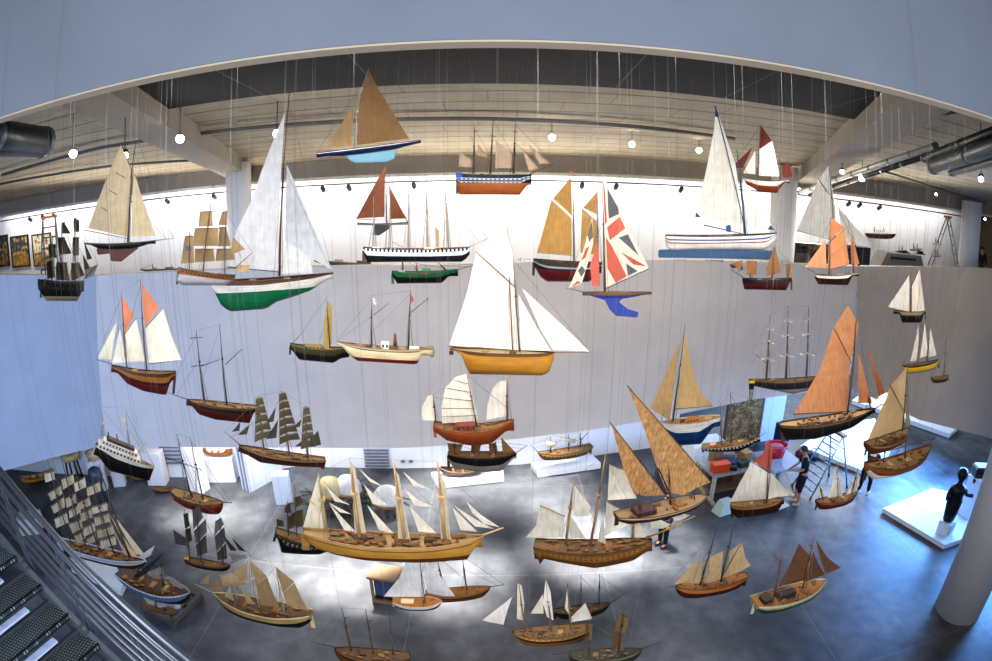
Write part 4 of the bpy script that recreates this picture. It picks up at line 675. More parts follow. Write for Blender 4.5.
# fascia above the viewer; light on its lower face is painted as a paler strip
bm = bmesh.new(); b_box(bm, (0, 4.09, 13.01), (40, .18, 4.04)); struct('wall_fascia', bm, wall_mat('#7a8496'))
bm = bmesh.new(); b_box(bm, (0, 4.1, 10.98), (40, .2, .015)); struct('fascia_lit_strip', bm, wall_mat('#c2b8a8'))
bm = bmesh.new(); b_box(bm, (0, -1, 13.7), (40, 10, .2)); struct('fascia_shade_slab', bm, wall_mat('#9a9a9c'))  # unseen slab added to shade the upper part of the fascia
# gallery back wall, side walls
bm = bmesh.new(); b_box(bm, (-1, 22.15, 9.2), (49, .3, 4.6)); struct('wall_gallery', bm, WHITE)
bm = bmesh.new(); b_box(bm, (24.3, 23.5, 9), (.3, 7, 5)); b_box(bm, (30, 25.5, 9), (14, .3, 5)); struct('wall_gallery_side', bm, wall_mat('#6a5a4a'))
bm = bmesh.new(); b_box(bm, (-1, 19.7, 10.28), (48, .12, .1)); struct('trim_1', bm, wall_mat('#d9d6cf'))
# columns
def column(name, x, y, z0, z1, r, m):
    bm = bmesh.new(); b_lathe(bm, [(r, z0), (r, z1)], (x, y, 0), 40); return struct(name, bm, m)
column('pillar_1', -8.05, 17.6, 7, 10.95, .42, WHITE); column('pillar_2', 9.45, 18.1, 7, 10.95, .46, WHITE); column('pillar_3', 19.9, 19.0, 7, 10.75, .5, WHITE)
column('pillar_4', 12.55, 8.7, 0, 12, .78, wall_mat('#c9c9cd'))
# lower hall walls
bm = bmesh.new(); pl = [(-24, 15.4), (-18, 16.2), (-12.6, 17.2), (-9.5, 17.8), (-7.4, 19.0), (-3.4, 19.2), (.9, 19.6), (4.4, 20.4), (7.2, 21.0)]
A = [[bm.verts.new((x, y, 0)), bm.verts.new((x, y, 6.75)), bm.verts.new((x, y + .25, 6.75)), bm.verts.new((x, y + .25, 0))] for x, y in pl]
for p, q in zip(A, A[1:]):
    for i in range(4): bm.faces.new((p[i], q[i], q[(i+1) % 4], p[(i+1) % 4]))
bm.faces.new(A[0]); bm.faces.new(A[-1][::-1]); bmesh.ops.recalc_face_normals(bm, faces=bm.faces[:]); struct('wall_lower_back', bm, wall_mat('#e6e7ea'))
bm = bmesh.new(); b_box(bm, (20, 29, 3.3), (28, .3, 6.6)); struct('wall_lower_far', bm, wall_mat('#e8eaee'))
bm = bmesh.new(); b_box(bm, (-24.3, 8, 3.3), (.3, 17, 6.6)); struct('wall_lower_left', bm, wall_mat('#4a4846'))
def facing(px, py, Y, w, h, th, z=None):
    p = at_y(px, py, Y) if z is None else at_z(px, py, z); return p
# window in the lower far wall and a white screen
bm = bmesh.new(); b_box(bm, (11.9, 28.8, 3.0), (1.6, .08, 4.5)); wf = struct('window_1', bm, paint('#8fb2e6', .2))
bm = bmesh.new()
for x in (11.1, 11.9, 12.7): b_box(bm, (x, 28.72, 3.0), (.08, .1, 4.5))
for z in (.8, 3.0, 5.2): b_box(bm, (11.9, 28.72, z), (1.68, .1, .08))
mesh_obj('window_frame', bm, paint('#3f66b0', .4), wf)
p0, p1 = at_z(757, 441, 0), at_z(778, 437, 0)
bm = bmesh.new(); c = (p0 + p1) / 2; b_box(bm, (c.x, c.y, 1.9), ((p1 - p0).length, .25, 3.8), Matrix.Rotation(math.atan2((p1-p0).y, (p1-p0).x), 3, 'Z')); tag(mesh_obj('screen_panel', bm, wall_mat('#e2e2e0')), 'tall plain white freestanding panel beside the woven net panel', 'panel')
# louvred vents in the low white wall
def on_lower(px, py):
    r = ray(px, py)
    for (x0, y0), (x1, y1) in zip(pl, pl[1:]):
        d = Vector((x1 - x0, y1 - y0)); n = Vector((-d.y, d.x)); k = (Vector((x0, y0)).dot(n)) / (Vector((r.x, r.y)).dot(n)); q = EYE + r * k
        if x0 - .01 <= q.x <= x1 + .01: return q, math.atan2(d.y, d.x)
for px, py, w, h, lab in ((377, 457, .95, .75, 'grey louvred vent in the low white wall above the five-masted barque'), (171, 452, .9, .95, 'grey louvred vent in the low white wall behind the tall white plinth')):
    q, a = on_lower(px, py); v = empty('wall_vent', (q.x, q.y - .04, q.z), a, lab, 'vent', 'wall vents')
    bm = bmesh.new(); b_box(bm, (0, 0, 0), (w, .05, h)); mesh_obj('vent_frame', bm, paint('#b8bcc6'), v)
    bm = bmesh.new()
    for i in range(6): b_box(bm, (0, -.05, (i + .5) * h / 6 - h / 2), (w * .92, .07, h * .035), Matrix.Rotation(.5, 3, 'X'))
    mesh_obj('louvre', bm, paint('#6a6e78'), v)
for px, py, lab in ((403, 461, 'small grey wall socket right of the louvred vent, left of the pair'), (411, 461, 'small grey wall socket right of the louvred vent, right of the pair')):
    q, a = on_lower(px, py); v = empty('wall_socket', (q.x, q.y - .03, q.z), a, lab, 'socket', 'wall sockets'); bm = bmesh.new(); b_box(bm, (0, 0, 0), (.16, .04, .12), bev=.01); mesh_obj('socket_plate', bm, paint('#9a9ca2'), v)
    bm = bmesh.new(); b_lathe(bm, [(.03, -.01), (.03, .01)], n=10); o = mesh_obj('socket_hole', bm, paint('#3a3a3c'), v); o.rotation_euler = (R(90), 0, 0); o.location = (0, -.025, 0)

# ------------------------------------------------------------------ plinths and small things of the lower hall
def block(name, lab, cat, foot, w, d, h, rz, c='#e4e5e8', group=None, bev=.01):
    o = empty(name, (foot.x, foot.y, 0), rz, lab, cat, group); bm = bmesh.new(); b_box(bm, (0, 0, h / 2), (w, d, h), bev=bev); mesh_obj('plinth_body', bm, paint(c, .6, 0.0, .04), o)
    bm = bmesh.new(); b_box(bm, (0, 0, .03), (w * .97, d * .97, .06)); bm2 = mesh_obj('base_recess', bm, paint('#8a8c90'), o); return o
block('plinth', 'tall white plinth with a small brown boat on top', 'plinth', at_z(200, 490, 0), .62, .5, 1.85, R(-14))
block('plinth', 'low wide white plinth with an orange wooden boat on top', 'plinth', at_z(223, 479, 0), 1.15, .6, .95, R(12))
block('plinth', 'white upright plinth standing alone between the freestanding panel and dark galleon', 'plinth', at_z(283, 505, 0) + Vector((0, .2, 0)), .55, .4, 1.1, R(12), '#d5dff0')
block('plinth', 'tall white plinth against the wall right of the passenger ferry', 'plinth', at_z(158, 484, 0) + Vector((0, .1, 0)), .75, .5, 1.3, R(10))
block('plinth', 'white plinth under a cream basket, left of the passenger ferry', 'plinth', at_z(98, 492, 0) + Vector((0, .3, 0)), .55, .5, 1.2, R(25))
block('plinth', 'white plinth with grey side, just left of the ferry bow keel', 'plinth', at_z(118, 487, 0) + Vector((0, .2, 0)), .5, .4, .9, R(25), '#c9ccd2')
# freestanding panel, seen end-on with stacked sheets at the near end
a, b = at_z(252, 492, 0), at_z(291, 470, 0); b = a.lerp(b, .8); d = (b - a); rz = math.atan2(d.y, d.x)
fp = empty('freestanding_panel', a, rz, 'white freestanding partition with striped stacked end, below the olive-sailed ship', 'partition')
bm = bmesh.new(); b_box(bm, (d.length / 2, .2, 1.35), (d.length, .4, 2.7)); mesh_obj('panel_face', bm, wall_mat('#dfe3ee'), fp)
for i in range(5):
    bm = bmesh.new(); b_box(bm, (-.04, .04 + i * .09, 1.35), (.08, .05, 2.7)); mesh_obj('panel_sheet', bm, paint('#6f7482' if i % 2 else '#b9c2d6'), fp)
def lil_boat(name, lab, p, L, rz, c, z, in_='#8a6238', masts=0, group=None):
    o = empty(name, (p.x, p.y, z), rz, lab, 'model boat', group); bm = bmesh.new(); N = 14; rows = []
    for i in range(N + 1):
        t = i / N; w = L * .17 * max(.04, math.sin(math.pi * (t * .86 + .07)) ** .7); s = L * (.13 + .09 * (2 * t - 1) ** 2); k = L * .1 * abs(2 * t - 1) ** 5
        rows.append([bm.verts.new(((t - .5) * L, y * w, k + (s - k) * zz)) for y, zz in ((-1, 1), (-.9, .45), (-.45, .1), (0, 0), (.45, .1), (.9, .45), (1, 1))])
    for p_, q_ in zip(rows, rows[1:]):
        for j in range(6): bm.faces.new((p_[j], q_[j], q_[j+1], p_[j+1])).smooth = True
    bm.faces.new(rows[0]); bm.faces.new(rows[-1][::-1]); mesh_obj('hull', bm, wood(c), o)
    for i in range(3):
        bm = bmesh.new(); t = .28 + .22 * i; b_box(bm, ((t - .5) * L, 0, L * .12), (.05 * L, L * .3, .012 * L)); mesh_obj('thwart', bm, wood(in_), o)
    for s in (-1, 1):
        bm = bmesh.new(); b_path(bm, [((i/N - .5) * L, s * L * .17 * max(.04, math.sin(math.pi * (i/N * .86 + .07)) ** .7), L * (.135 + .09 * (2*i/N - 1)**2)) for i in range(N + 1)], .012 * L, 5); mesh_obj('gunwale', bm, wood(in_), o)
    for i in range(masts):
        bm = bmesh.new(); b_tube(bm, ((.1 - .25 * i) * L, 0, .05 * L), ((.1 - .25 * i) * L, 0, .8 * L), .014 * L, .008 * L); mesh_obj('mast', bm, wood('#4a3828'), o)
    return o
pt = at_z(200, 490, 0); lil_boat('rowing_boat', 'small dark brown boat on the tall white plinth', pt, .62, R(-14), '#5a3a26', 1.85)
pt = at_z(223, 479, 0); lil_boat('rowing_boat', 'orange wooden boat model on the low wide white plinth', pt, 1.15, R(5), '#b5702c', .95)
pt = at_z(146, 479, 0); lil_boat('rowing_boat', 'golden planked boat on the floor behind the passenger ferry', pt, 1.3, R(20), '#c98a34', .0)
pt = at_z(163, 492, 0); lil_boat('dinghy', 'tiny brown dinghy on the grey floor, left of the bare two-masted boat', pt, .8, R(10), '#7a5a3a', 0)
pt = at_z(38, 481, 0); lil_boat('rowing_boat', 'golden slatted boat on the floor at the foot of the blue side wall', pt, 1.5, R(42), '#c9923a', 0)
pt = at_z(64, 556, 0); lil_boat('rowing_boat', 'black boat on the white platform, seen behind the stair handrail', pt, 1.9, R(-25), '#1a1818', .25, '#2a2624')
pt = at_z(33, 530, 0); block('plinth', 'pale grey plinth on the dark floor, half hidden by the stair handrail', 'plinth', pt, .9, .7, .6, R(30), '#b9bcb8')
# slabs
def slab(name, lab, corners, z, h, c='#eceef2', group=None):
    P4 = [at_z(*q, z) for q in corners]; ce = sum(P4, Vector()) / len(P4); o = empty(name, (ce.x, ce.y, 0), 0, lab, 'platform', group)
    bm = bmesh.new(); b_prism(bm, [(p.x - ce.x, p.y - ce.y) for p in P4], .03, h); mesh_obj('platform_top', bm, paint(c, .5, 0.0, .04), o)
    bm = bmesh.new(); b_prism(bm, [((p.x - ce.x) * .96, (p.y - ce.y) * .96) for p in P4], 0, .03); mesh_obj('base_recess', bm, paint('#5a5c60'), o); return o
slab('display_platform', 'white slab on the floor carrying the small ornate galleon', [(531, 463), (538, 472), (601, 463), (592, 454)], .25, .25, '#f0f1f6')
slab('display_platform', 'white slab on the floor under the black brig, with a dark flat boat on it', [(431, 472), (438, 483), (504, 476), (503, 470)], .25, .25, '#f0f1f6')
lil_boat('canoe', 'flat dark brown canoe on the white slab under the black brig', at_z(463, 475, .25), 1.5, R(8), '#3a2620', .25)
slab('display_platform', 'large white platform carrying the dark figurehead on its plinth', [(883, 508), (945, 545), (990, 528), (990, 500), (932, 488)], .2, .2, '#dfe6f2')
slab('display_platform', 'white platform on the floor between the stair rail and blue-sided boat', [(60, 540), (70, 566), (120, 590), (125, 580), (112, 560), (80, 545)], .25, .25, '#d9dcd8')
slab('display_platform', 'bright white platform at the far right beyond the stepladder', [(800, 446), (862, 470), (890, 452), (875, 418), (830, 425)], .2, .2, '#ffffff')
slab('display_platform', 'long narrow bright white platform under the grey right wall edge', [(852, 400), (950, 434), (958, 427), (866, 391)], .25, .25, '#f8f9fc')
# stools and baskets in the far left of the lower hall
for px, py, r, hh, lab, c in ((77, 482, .42, 1.25, 'round cream-topped stool with black ring base near the ferry stern', '#e0c48a'), ):
    p = at_z(px, py, 0); o = empty('stool', p, 0, lab, 'stool'); bm = bmesh.new(); b_lathe(bm, [(r*.9, hh - .25), (r, hh - .15), (r, hh - .05), (r*.8, hh)], n=24); mesh_obj('seat', bm, paint(c), o)
    for k in range(4):
        a = k * math.pi / 2 + .4; bm = bmesh.new(); b_tube(bm, (r*.6*math.cos(a), r*.6*math.sin(a), hh - .2), (r*.85*math.cos(a), r*.85*math.sin(a), 0), .04); mesh_obj('leg', bm, paint('#1c1c1e'), o)
    bm = bmesh.new(); b_path(bm, [(r*.82*math.cos(k*math.pi/10), r*.82*math.sin(k*math.pi/10), .12) for k in range(21)], .05); mesh_obj('foot_ring', bm, paint('#1c1c1e'), o)
o = empty('basket', at_z(98, 492, 0) + Vector((0, .3, 1.2)), 0, 'cream round basket with dark red cloth on a white plinth', 'basket'); bm = bmesh.new(); b_lathe(bm, [(.2, 0), (.3, .2), (.33, .3), (.25, .34)], n=20); mesh_obj('basket_bowl', bm, paint('#d9b983'), o)
bm = bmesh.new(); b_lathe(bm, [(.02, .33), (.24, .35), (.1, .42)], n=16); mesh_obj('cloth', bm, paint('#d8c49a'), o)
o = empty('diving_bell', at_z(103, 503, 0), 0, 'dark blue-grey rounded bollard standing left below the ferry', 'bollard'); bm = bmesh.new(); b_lathe(bm, [(.18, 0), (.16, .7), (.26, .85), (.3, 1.1), (.22, 1.35), (.05, 1.45)], n=20); mesh_obj('bollard_body', bm, paint('#3c4152', .4), o)
bm = bmesh.new(); b_lathe(bm, [(.24, 0), (.24, .06)], n=20); mesh_obj('base_plate', bm, paint('#26282e'), o); o.name = 'bollard'
# coracles on a heap of netting
cz = at_z(352, 503, 0)
bm = bmesh.new(); rnd = random.Random(7)
for i in range(70):
    a = rnd.uniform(0, 6.28); r = rnd.uniform(0, 1); p = Vector((r * 1.9 * math.cos(a), r * .8 * math.sin(a), .1 + .75 * (1 - r) * rnd.random())); q = p + Vector((rnd.uniform(-.6, .6), rnd.uniform(-.4, .4), rnd.uniform(-.15, .15))); q.z = max(.05, q.z); b_tube(bm, p, q, .045, .035, 5)
nt = mesh_obj('netting', bm, paint('#5c5f5a', .9, 0.0, .4, 20.0)); nt.location = cz; tag(nt, 'heap of grey fishing netting behind the five-masted barque', 'netting', None, 'stuff')
for px, py, z, r, c, lab in ((330, 486, 1.0, .44, '#d8c890', 'cream yellow basket boat left on the netting heap'), (348, 484, 1.05, .42, '#ecebe8', 'round white basket boat in the middle of the netting heap'), (387, 495, .7, .46, '#f0efec', 'white basket boat with dark spots right of the netting heap')):
    p = at_z(px, py, z); o = empty('basket_boat', (p.x, p.y, z - .3), 0, lab, 'basket boat', 'basket boats on the netting'); bm = bmesh.new(); b_lathe(bm, [(r, 0), (r*1.02, .12), (r*.9, .38), (r*.6, .55), (r*.2, .6)], n=26, sy=.8); mesh_obj('basket_shell', bm, cloth(c), o)
    bm = bmesh.new(); b_path(bm, [(r*1.02*math.cos(k*math.pi/12), r*.82*math.sin(k*math.pi/12), .03) for k in range(25)], .05); mesh_obj('rim', bm, wood('#8a6a42'), o)
    for k in range(3):
        bm = bmesh.new(); b_tube(bm, ((k-1)*r*.5, -r*.6, -.0), ((k-1)*r*.5, -r*.5, -(z-.3)), .05); mesh_obj('strut', bm, wood('#6a5a48'), o)
# open-fronted crate
p = at_z(389, 598, 0); o = empty('crate', p, R(-8), 'open pale wooden crate with beige board lid and blue cloth inside', 'crate')
for nm, c, s, cc in [(q[0], tuple(.72 * v for v in q[1]), tuple(.72 * v for v in q[2]), q[3]) for q in (('post', (-.45, -.35, .55), (.1, .1, 1.1), '#94805f'), ('post', (.45, -.35, .55), (.1, .1, 1.1), '#94805f'), ('post', (-.45, .35, .55), (.1, .1, 1.1), '#b8a07c'), ('post', (.45, .35, .55), (.1, .1, 1.1), '#b8a07c'), ('base_board', (0, 0, .06), (1.0, .8, .1), '#94805f'), ('blue_cloth', (0, .05, .62), (.8, .62, .7), '#4a6490'), ('lid_board', (-.05, .0, 1.16), (1.05, .9, .1), '#8f7454'), ('lower_shelf', (0, 0, .22), (.9, .7, .05), '#2a2420'))]:
    bm = bmesh.new(); b_box(bm, c, s, bev=.012); mesh_obj(nm, bm, wood(cc) if 'cloth' not in nm else cloth(cc), o)
# wooden cradle under the brown boat
a, b, c_ = at_z(173, 622, .22), at_z(200, 596, .22), at_z(142, 606, .22); o = empty('boat_cradle', (a.x, a.y, 0), 0, 'pale wooden cradle on the floor under the brown boat', 'cradle')
A2 = Vector((0, 0, .22)); B2 = b - a + A2; C2 = c_ - a + A2; D2 = B2 + C2 - A2
for nm, q0, q1 in (('beam', A2, B2), ('beam', A2, C2), ('beam', C2, D2), ('beam', B2, D2), ('beam', (A2 + B2) / 2, (C2 + D2) / 2)):
    bm = bmesh.new(); d = q1 - q0; b_box(bm, (q0 + q1) / 2, (d.length, .14, .14), Matrix.Rotation(math.atan2(d.y, d.x), 3, 'Z')); mesh_obj(nm, bm, wood('#5f584c'), o)
for q in (A2, B2, C2, D2):
    bm = bmesh.new(); b_box(bm, (q.x, q.y, .11), (.12, .12, .22)); mesh_obj('leg', bm, wood('#5f584c'), o)
# woven net panel behind the gun-ported ship
a, b = at_z(722, 452, .0), at_z(756, 443, .0); d = b - a; o = empty('net_panel', a, math.atan2(d.y, d.x), 'tall brown woven net panel standing behind the gun-ported ship', 'panel')
t_ = NT('netting'); n1 = t_.noise(5.0, None, 6); n2 = t_.noise(14.0, None, 4, (1, 1, 2.5)); t_.base(t_.mix(t_.ramp(n2, .35, .65), lin('#3a2210'), t_.mix(t_.ramp(n1, .4, .6), lin('#94602c'), lin('#dcaa6c')))); t_.bump(n2, .8, .05); t_.rough(.9)
bm = bmesh.new(); b_box(bm, (d.length / 2, 0, 1.55), (d.length, .1, 2.9)); mesh_obj('net_sheet', bm, t_.m, o)
for x in (0, d.length):
    bm = bmesh.new(); b_box(bm, (x, 0, 1.5), (.07, .14, 3.0)); mesh_obj('post', bm, wood('#6a5030'), o)
# ------------------------------------------------------------------ work tables and clutter
def table(lab, c, w, d, h, rz, col='#a9a6a4', shelf=True):
    o = empty('work_table', (c.x, c.y, 0), rz, lab, 'table'); bm = bmesh.new(); b_box(bm, (0, 0, h - .04), (w, d, .08), bev=.01); mesh_obj('tabletop', bm, wood(col), o)
    for sx in (-1, 1):
        for sy in (-1, 1): bm = bmesh.new(); b_box(bm, (sx*(w/2-.08), sy*(d/2-.08), (h-.08)/2), (.12, .12, h-.08)); mesh_obj('leg', bm, wood('#c4bdb4'), o)
    if shelf: bm = bmesh.new(); b_box(bm, (0, 0, .35), (w*.92, d*.92, .05)); mesh_obj('shelf', bm, wood('#7a6248'), o)
    return o
T1 = (at_z(714, 466, 1.0) + at_z(744, 462, 1.0)) / 2; table('wooden work table heaped with boxes and tools, behind the red-topsail cutter', T1, 2.0, 1.25, 1.0, R(12))
T2 = at_z(779, 459, .95); table('pale blue work table with red basket, in front of the bearded standing worker', T2, 1.5, 1.6, .95, R(8), '#b8c6de', False)
def box_on(name, lab, cat, x, y, z, s, c, rz=0.0, group=None, T=None, a=0.0):
    T = T or T1; ca, sa = math.cos(a), math.sin(a); o = empty(name, (T.x + x * ca - y * sa, T.y + x * sa + y * ca, z), rz, lab, cat, group)
    bm = bmesh.new(); b_box(bm, (0, 0, s[2] / 2), s, bev=.012); mesh_obj('box_body', bm, paint(c), o)
    bm = bmesh.new(); b_box(bm, (0, 0, s[2] + .012), (s[0] * 1.04, s[1] * 1.04, .03)); mesh_obj('lid', bm, paint('#%02x%02x%02x' % tuple(min(255, int(int(c[i:i+2], 16) * 1.2 + 14)) for i in (1, 3, 5))), o); return o
for a in (('box', 'bright orange box on the near left corner of the cluttered table', 'box', -.62, -.35, (.62, .3, .3), '#c9481c', .1), ('box', 'flat navy case lying on the cluttered table', 'case', .0, -.05, (.55, .4, .14), '#1c2c5c', -.3), ('box', 'tall brown cardboard box at the back of the cluttered table', 'box', -.35, .4, (.4, .35, .55), '#8a6a42', .2), ('box', 'grey plastic tub at the back of the cluttered table', 'tub', .15, .42, (.5, .3, .22), '#8e9298', -.1), ('box', 'dark green toolbox on the cluttered table', 'toolbox', .35, -.32, (.4, .25, .18), '#26382c', .3), ('box', 'tan wooden box on the right end of the cluttered table', 'box', .7, .1, (.36, .4, .34), '#9a7a4c', .25), ('box', 'small black tool case on the cluttered table', 'case', -.15, -.42, (.3, .2, .12), '#15161a', -.2), ('box', 'cream paper stack on the cluttered table', 'paper', .72, -.42, (.3, .22, .06), '#d8d2c0', .5)):
    box_on(a[0], a[1], a[2], a[3], a[4], 1.0, a[5], a[6], a[7], 'boxes on the cluttered table', a=R(12))
for k, (x, y, s, c, lab) in enumerate(((-.5, .1, (.5, .36, .4), '#4a3828', 'dark brown crate on the lower shelf of the cluttered table'), (.3, -.1, (.45, .4, .3), '#6a4a30', 'mid brown crate on the lower shelf of the cluttered table'))): box_on('crate', lab, 'crate', x, y, .375, s, c, .1, 'crates under the cluttered table', a=R(12))
p = at_z(703, 462, 0); o = empty('carton', (p.x, p.y, 0), R(10), 'white carton with blue stripe on the floor left of the cluttered table', 'carton'); bm = bmesh.new(); b_box(bm, (0, 0, .45), (1.5, 1.0, .9), bev=.02); mesh_obj('carton_body', bm, paint('#f2f3f5'), o); bm = bmesh.new(); b_box(bm, (.2, -.51, .2), (.9, .02, .2)); mesh_obj('stripe', bm, paint('#4a6fd0'), o)
p = at_z(724, 512, 0); o = empty('paper_sheet', (p.x, p.y, .01), R(20), 'pale green paper wrapped parcel on the floor under the red-topsail cutter', 'parcel'); bm = bmesh.new(); b_box(bm, (0, 0, .22), (.8, .5, .42), taper=.6, bev=.02); mesh_obj('wrapping', bm, paint('#b9cfc4'), o); bm = bmesh.new(); b_box(bm, (0, 0, .44), (.4, .3, .02)); mesh_obj('flap', bm, paint('#d5e2da'), o); o.name = 'parcel'
p = at_z(778, 507, 0); bm = bmesh.new(); b_box(bm, (0, 0, 0), (.9, .35, .01)); o = mesh_obj('paper_sheet', bm, paint('#dfe8e0')); o.location = (p.x, p.y, .006); o.rotation_euler[2] = .35; tag(o, 'white paper sheet on the floor right of the red-topsail cutter', 'paper')
for (x0, y0, x1, y1, lab) in ((690, 474, 714, 506, 'loose pale timber plank leaning against the table left leg'),):
    a, b = at_z(x0, y0, .6), at_z(x1, y1, .06); bm = bmesh.new(); d = b - a; b_tube(bm, a, b, .09, .09, 4); tag(mesh_obj('plank', bm, wood('#b09a78')), lab, 'plank')
# red basket, blue crate, dark bags
p = T2 + Vector((-.05, .3, 0)); o = empty('basket', (p.x, p.y, .95), 0, 'red and pink plastic basket on the pale blue table', 'basket'); bm = bmesh.new(); b_lathe(bm, [(.28, 0), (.36, .42), (.33, .42), (.26, .03)], n=22, sx=1.25); mesh_obj('basket_bowl', bm, paint('#c2262c', .4), o)
bm = bmesh.new(); b_path(bm, [(.46*math.cos(k*math.pi/12), .37*math.sin(k*math.pi/12), .43) for k in range(25)], .03); mesh_obj('rim', bm, paint('#d84a7a'), o)
bm = bmesh.new(); b_lathe(bm, [(.05, .2), (.34, .3), (.2, .42)], n=14, sx=1.2); mesh_obj('contents', bm, paint('#d04a60'), o)
p = at_z(779, 451, 0); o = empty('crate_stack', (p.x, p.y, 0), R(5), 'dark blue upright machine cabinet behind the pale blue table', 'cabinet'); bm = bmesh.new(); b_box(bm, (0, 0, .6), (.5, .5, 1.2), bev=.03); mesh_obj('cabinet_body', bm, paint('#1e3266', .4), o)
for z in (.35, .85): bm = bmesh.new(); b_box(bm, (0, -.26, z), (.38, .03, .34)); mesh_obj('front_panel', bm, paint('#7f9cc0', .3), o)
o.name = 'cabinet'
for px, py, c, lab in ((801, 455, '#7a1c3c', 'dark red bag on the blue floor behind the standing worker'), (812, 458, '#16161c', 'black bag on the blue floor behind the standing worker')):
    p = at_z(px, py, 0); o = empty('bag', (p.x, p.y, 0), .4, lab, 'bag'); bm = bmesh.new(); b_lathe(bm, [(.22, 0), (.25, .1), (.18, .22), (.06, .26)], n=16, sx=1.2); mesh_obj('bag_body', bm, paint(c), o); bm = bmesh.new(); b_path(bm, [(.18*math.cos(k*math.pi/8), 0, .26 + .16*math.sin(k*math.pi/8)) for k in range(9)], .018); mesh_obj('strap', bm, paint(c), o)
p = at_z(727, 446, 0)
# ------------------------------------------------------------------ stepladders
def ladder(name, lab, f1, f2, r1, top, w, n=8, c='#9aa4b0', cap='#8a6f6a', group=None):
    """f1: foot centre of climbing side, r1: foot centre of rear side, top: apex"""
    f1, r1, top = Vector(f1), Vector(r1), Vector(top); o = empty(name, (f1 + r1) / 2, 0, lab, 'ladder', group); O = o.location
    d = (r1 - f1); s = Vector((-d.y, d.x, 0)).normalized()
    for side in (-1, 1):
        for nm, f in (('stile', f1), ('rear_leg', r1)):
            bm = bmesh.new(); b_tube(bm, f + s * side * w / 2 - O, top + s * side * w * .32 - O, .035, .03, 6); e = mesh_obj(nm, bm, paint(c, .35, .6), o)
            bm = bmesh.new(); b_tube(bm, f + s * side * w / 2 - O, f + s * side * w / 2 - O + (top - f).normalized() * .12, .05, .045, 8); mesh_obj('rubber_foot', bm, paint('#a0484a' if nm == 'stile' else '#33363a'), e)
    for i in range(1, n):
        k = i / n; p = f1.lerp(top, k) - O; ww = w / 2 * (1 - k * .36); bm = bmesh.new(); b_tube(bm, p - s * ww, p + s * ww, .028, .028, 6); mesh_obj('rung', bm, paint(c, .35, .6), o)
    for i in range(1, 4):
        k = i / 4; p = r1.lerp(top, k) - O; ww = w / 2 * (1 - k * .36); bm = bmesh.new(); b_tube(bm, p - s * ww, p + s * ww, .02, .02, 6); mesh_obj('brace', bm, paint(c, .35, .6), o)
    bm = bmesh.new(); b_box(bm, top - O, (w * .85, .22, .09), Matrix.Rotation(math.atan2(s.y, s.x), 3, 'Z'), bev=.015); mesh_obj('top_cap', bm, paint(cap), o); return o
fa = (at_z(807, 506, 0) + at_z(795, 480, 0)) / 2; fb_ = at_z(844, 488, 0) + Vector((.0, .5, 0)); tp = at_y(837, 432, ((fa + fb_) / 2).y); ladder('stepladder', 'tall grey aluminium stepladder on the blue floor under the orange lugger', fa, None, fb_, tp, 1.1, 9, '#8ea0b8')
tp = at_y(948, 217, 19.2); ladder('stepladder', 'orange-topped stepladder in the gallery beyond the right-hand parapet', (tp.x + .45, 18.4, 7), None, (tp.x - .55, 20.0, 7), tp, .85, 8, '#b4b4b0', '#c4662a')
tp = at_y(49, 217, 16.8); ladder('stepladder', 'orange-topped stepladder in the gallery behind the black galleon', (tp.x + .3, 16.2, 7), None, (tp.x - .7, 17.6, 7), tp, .8, 8, '#8a8c90', '#c4662a')

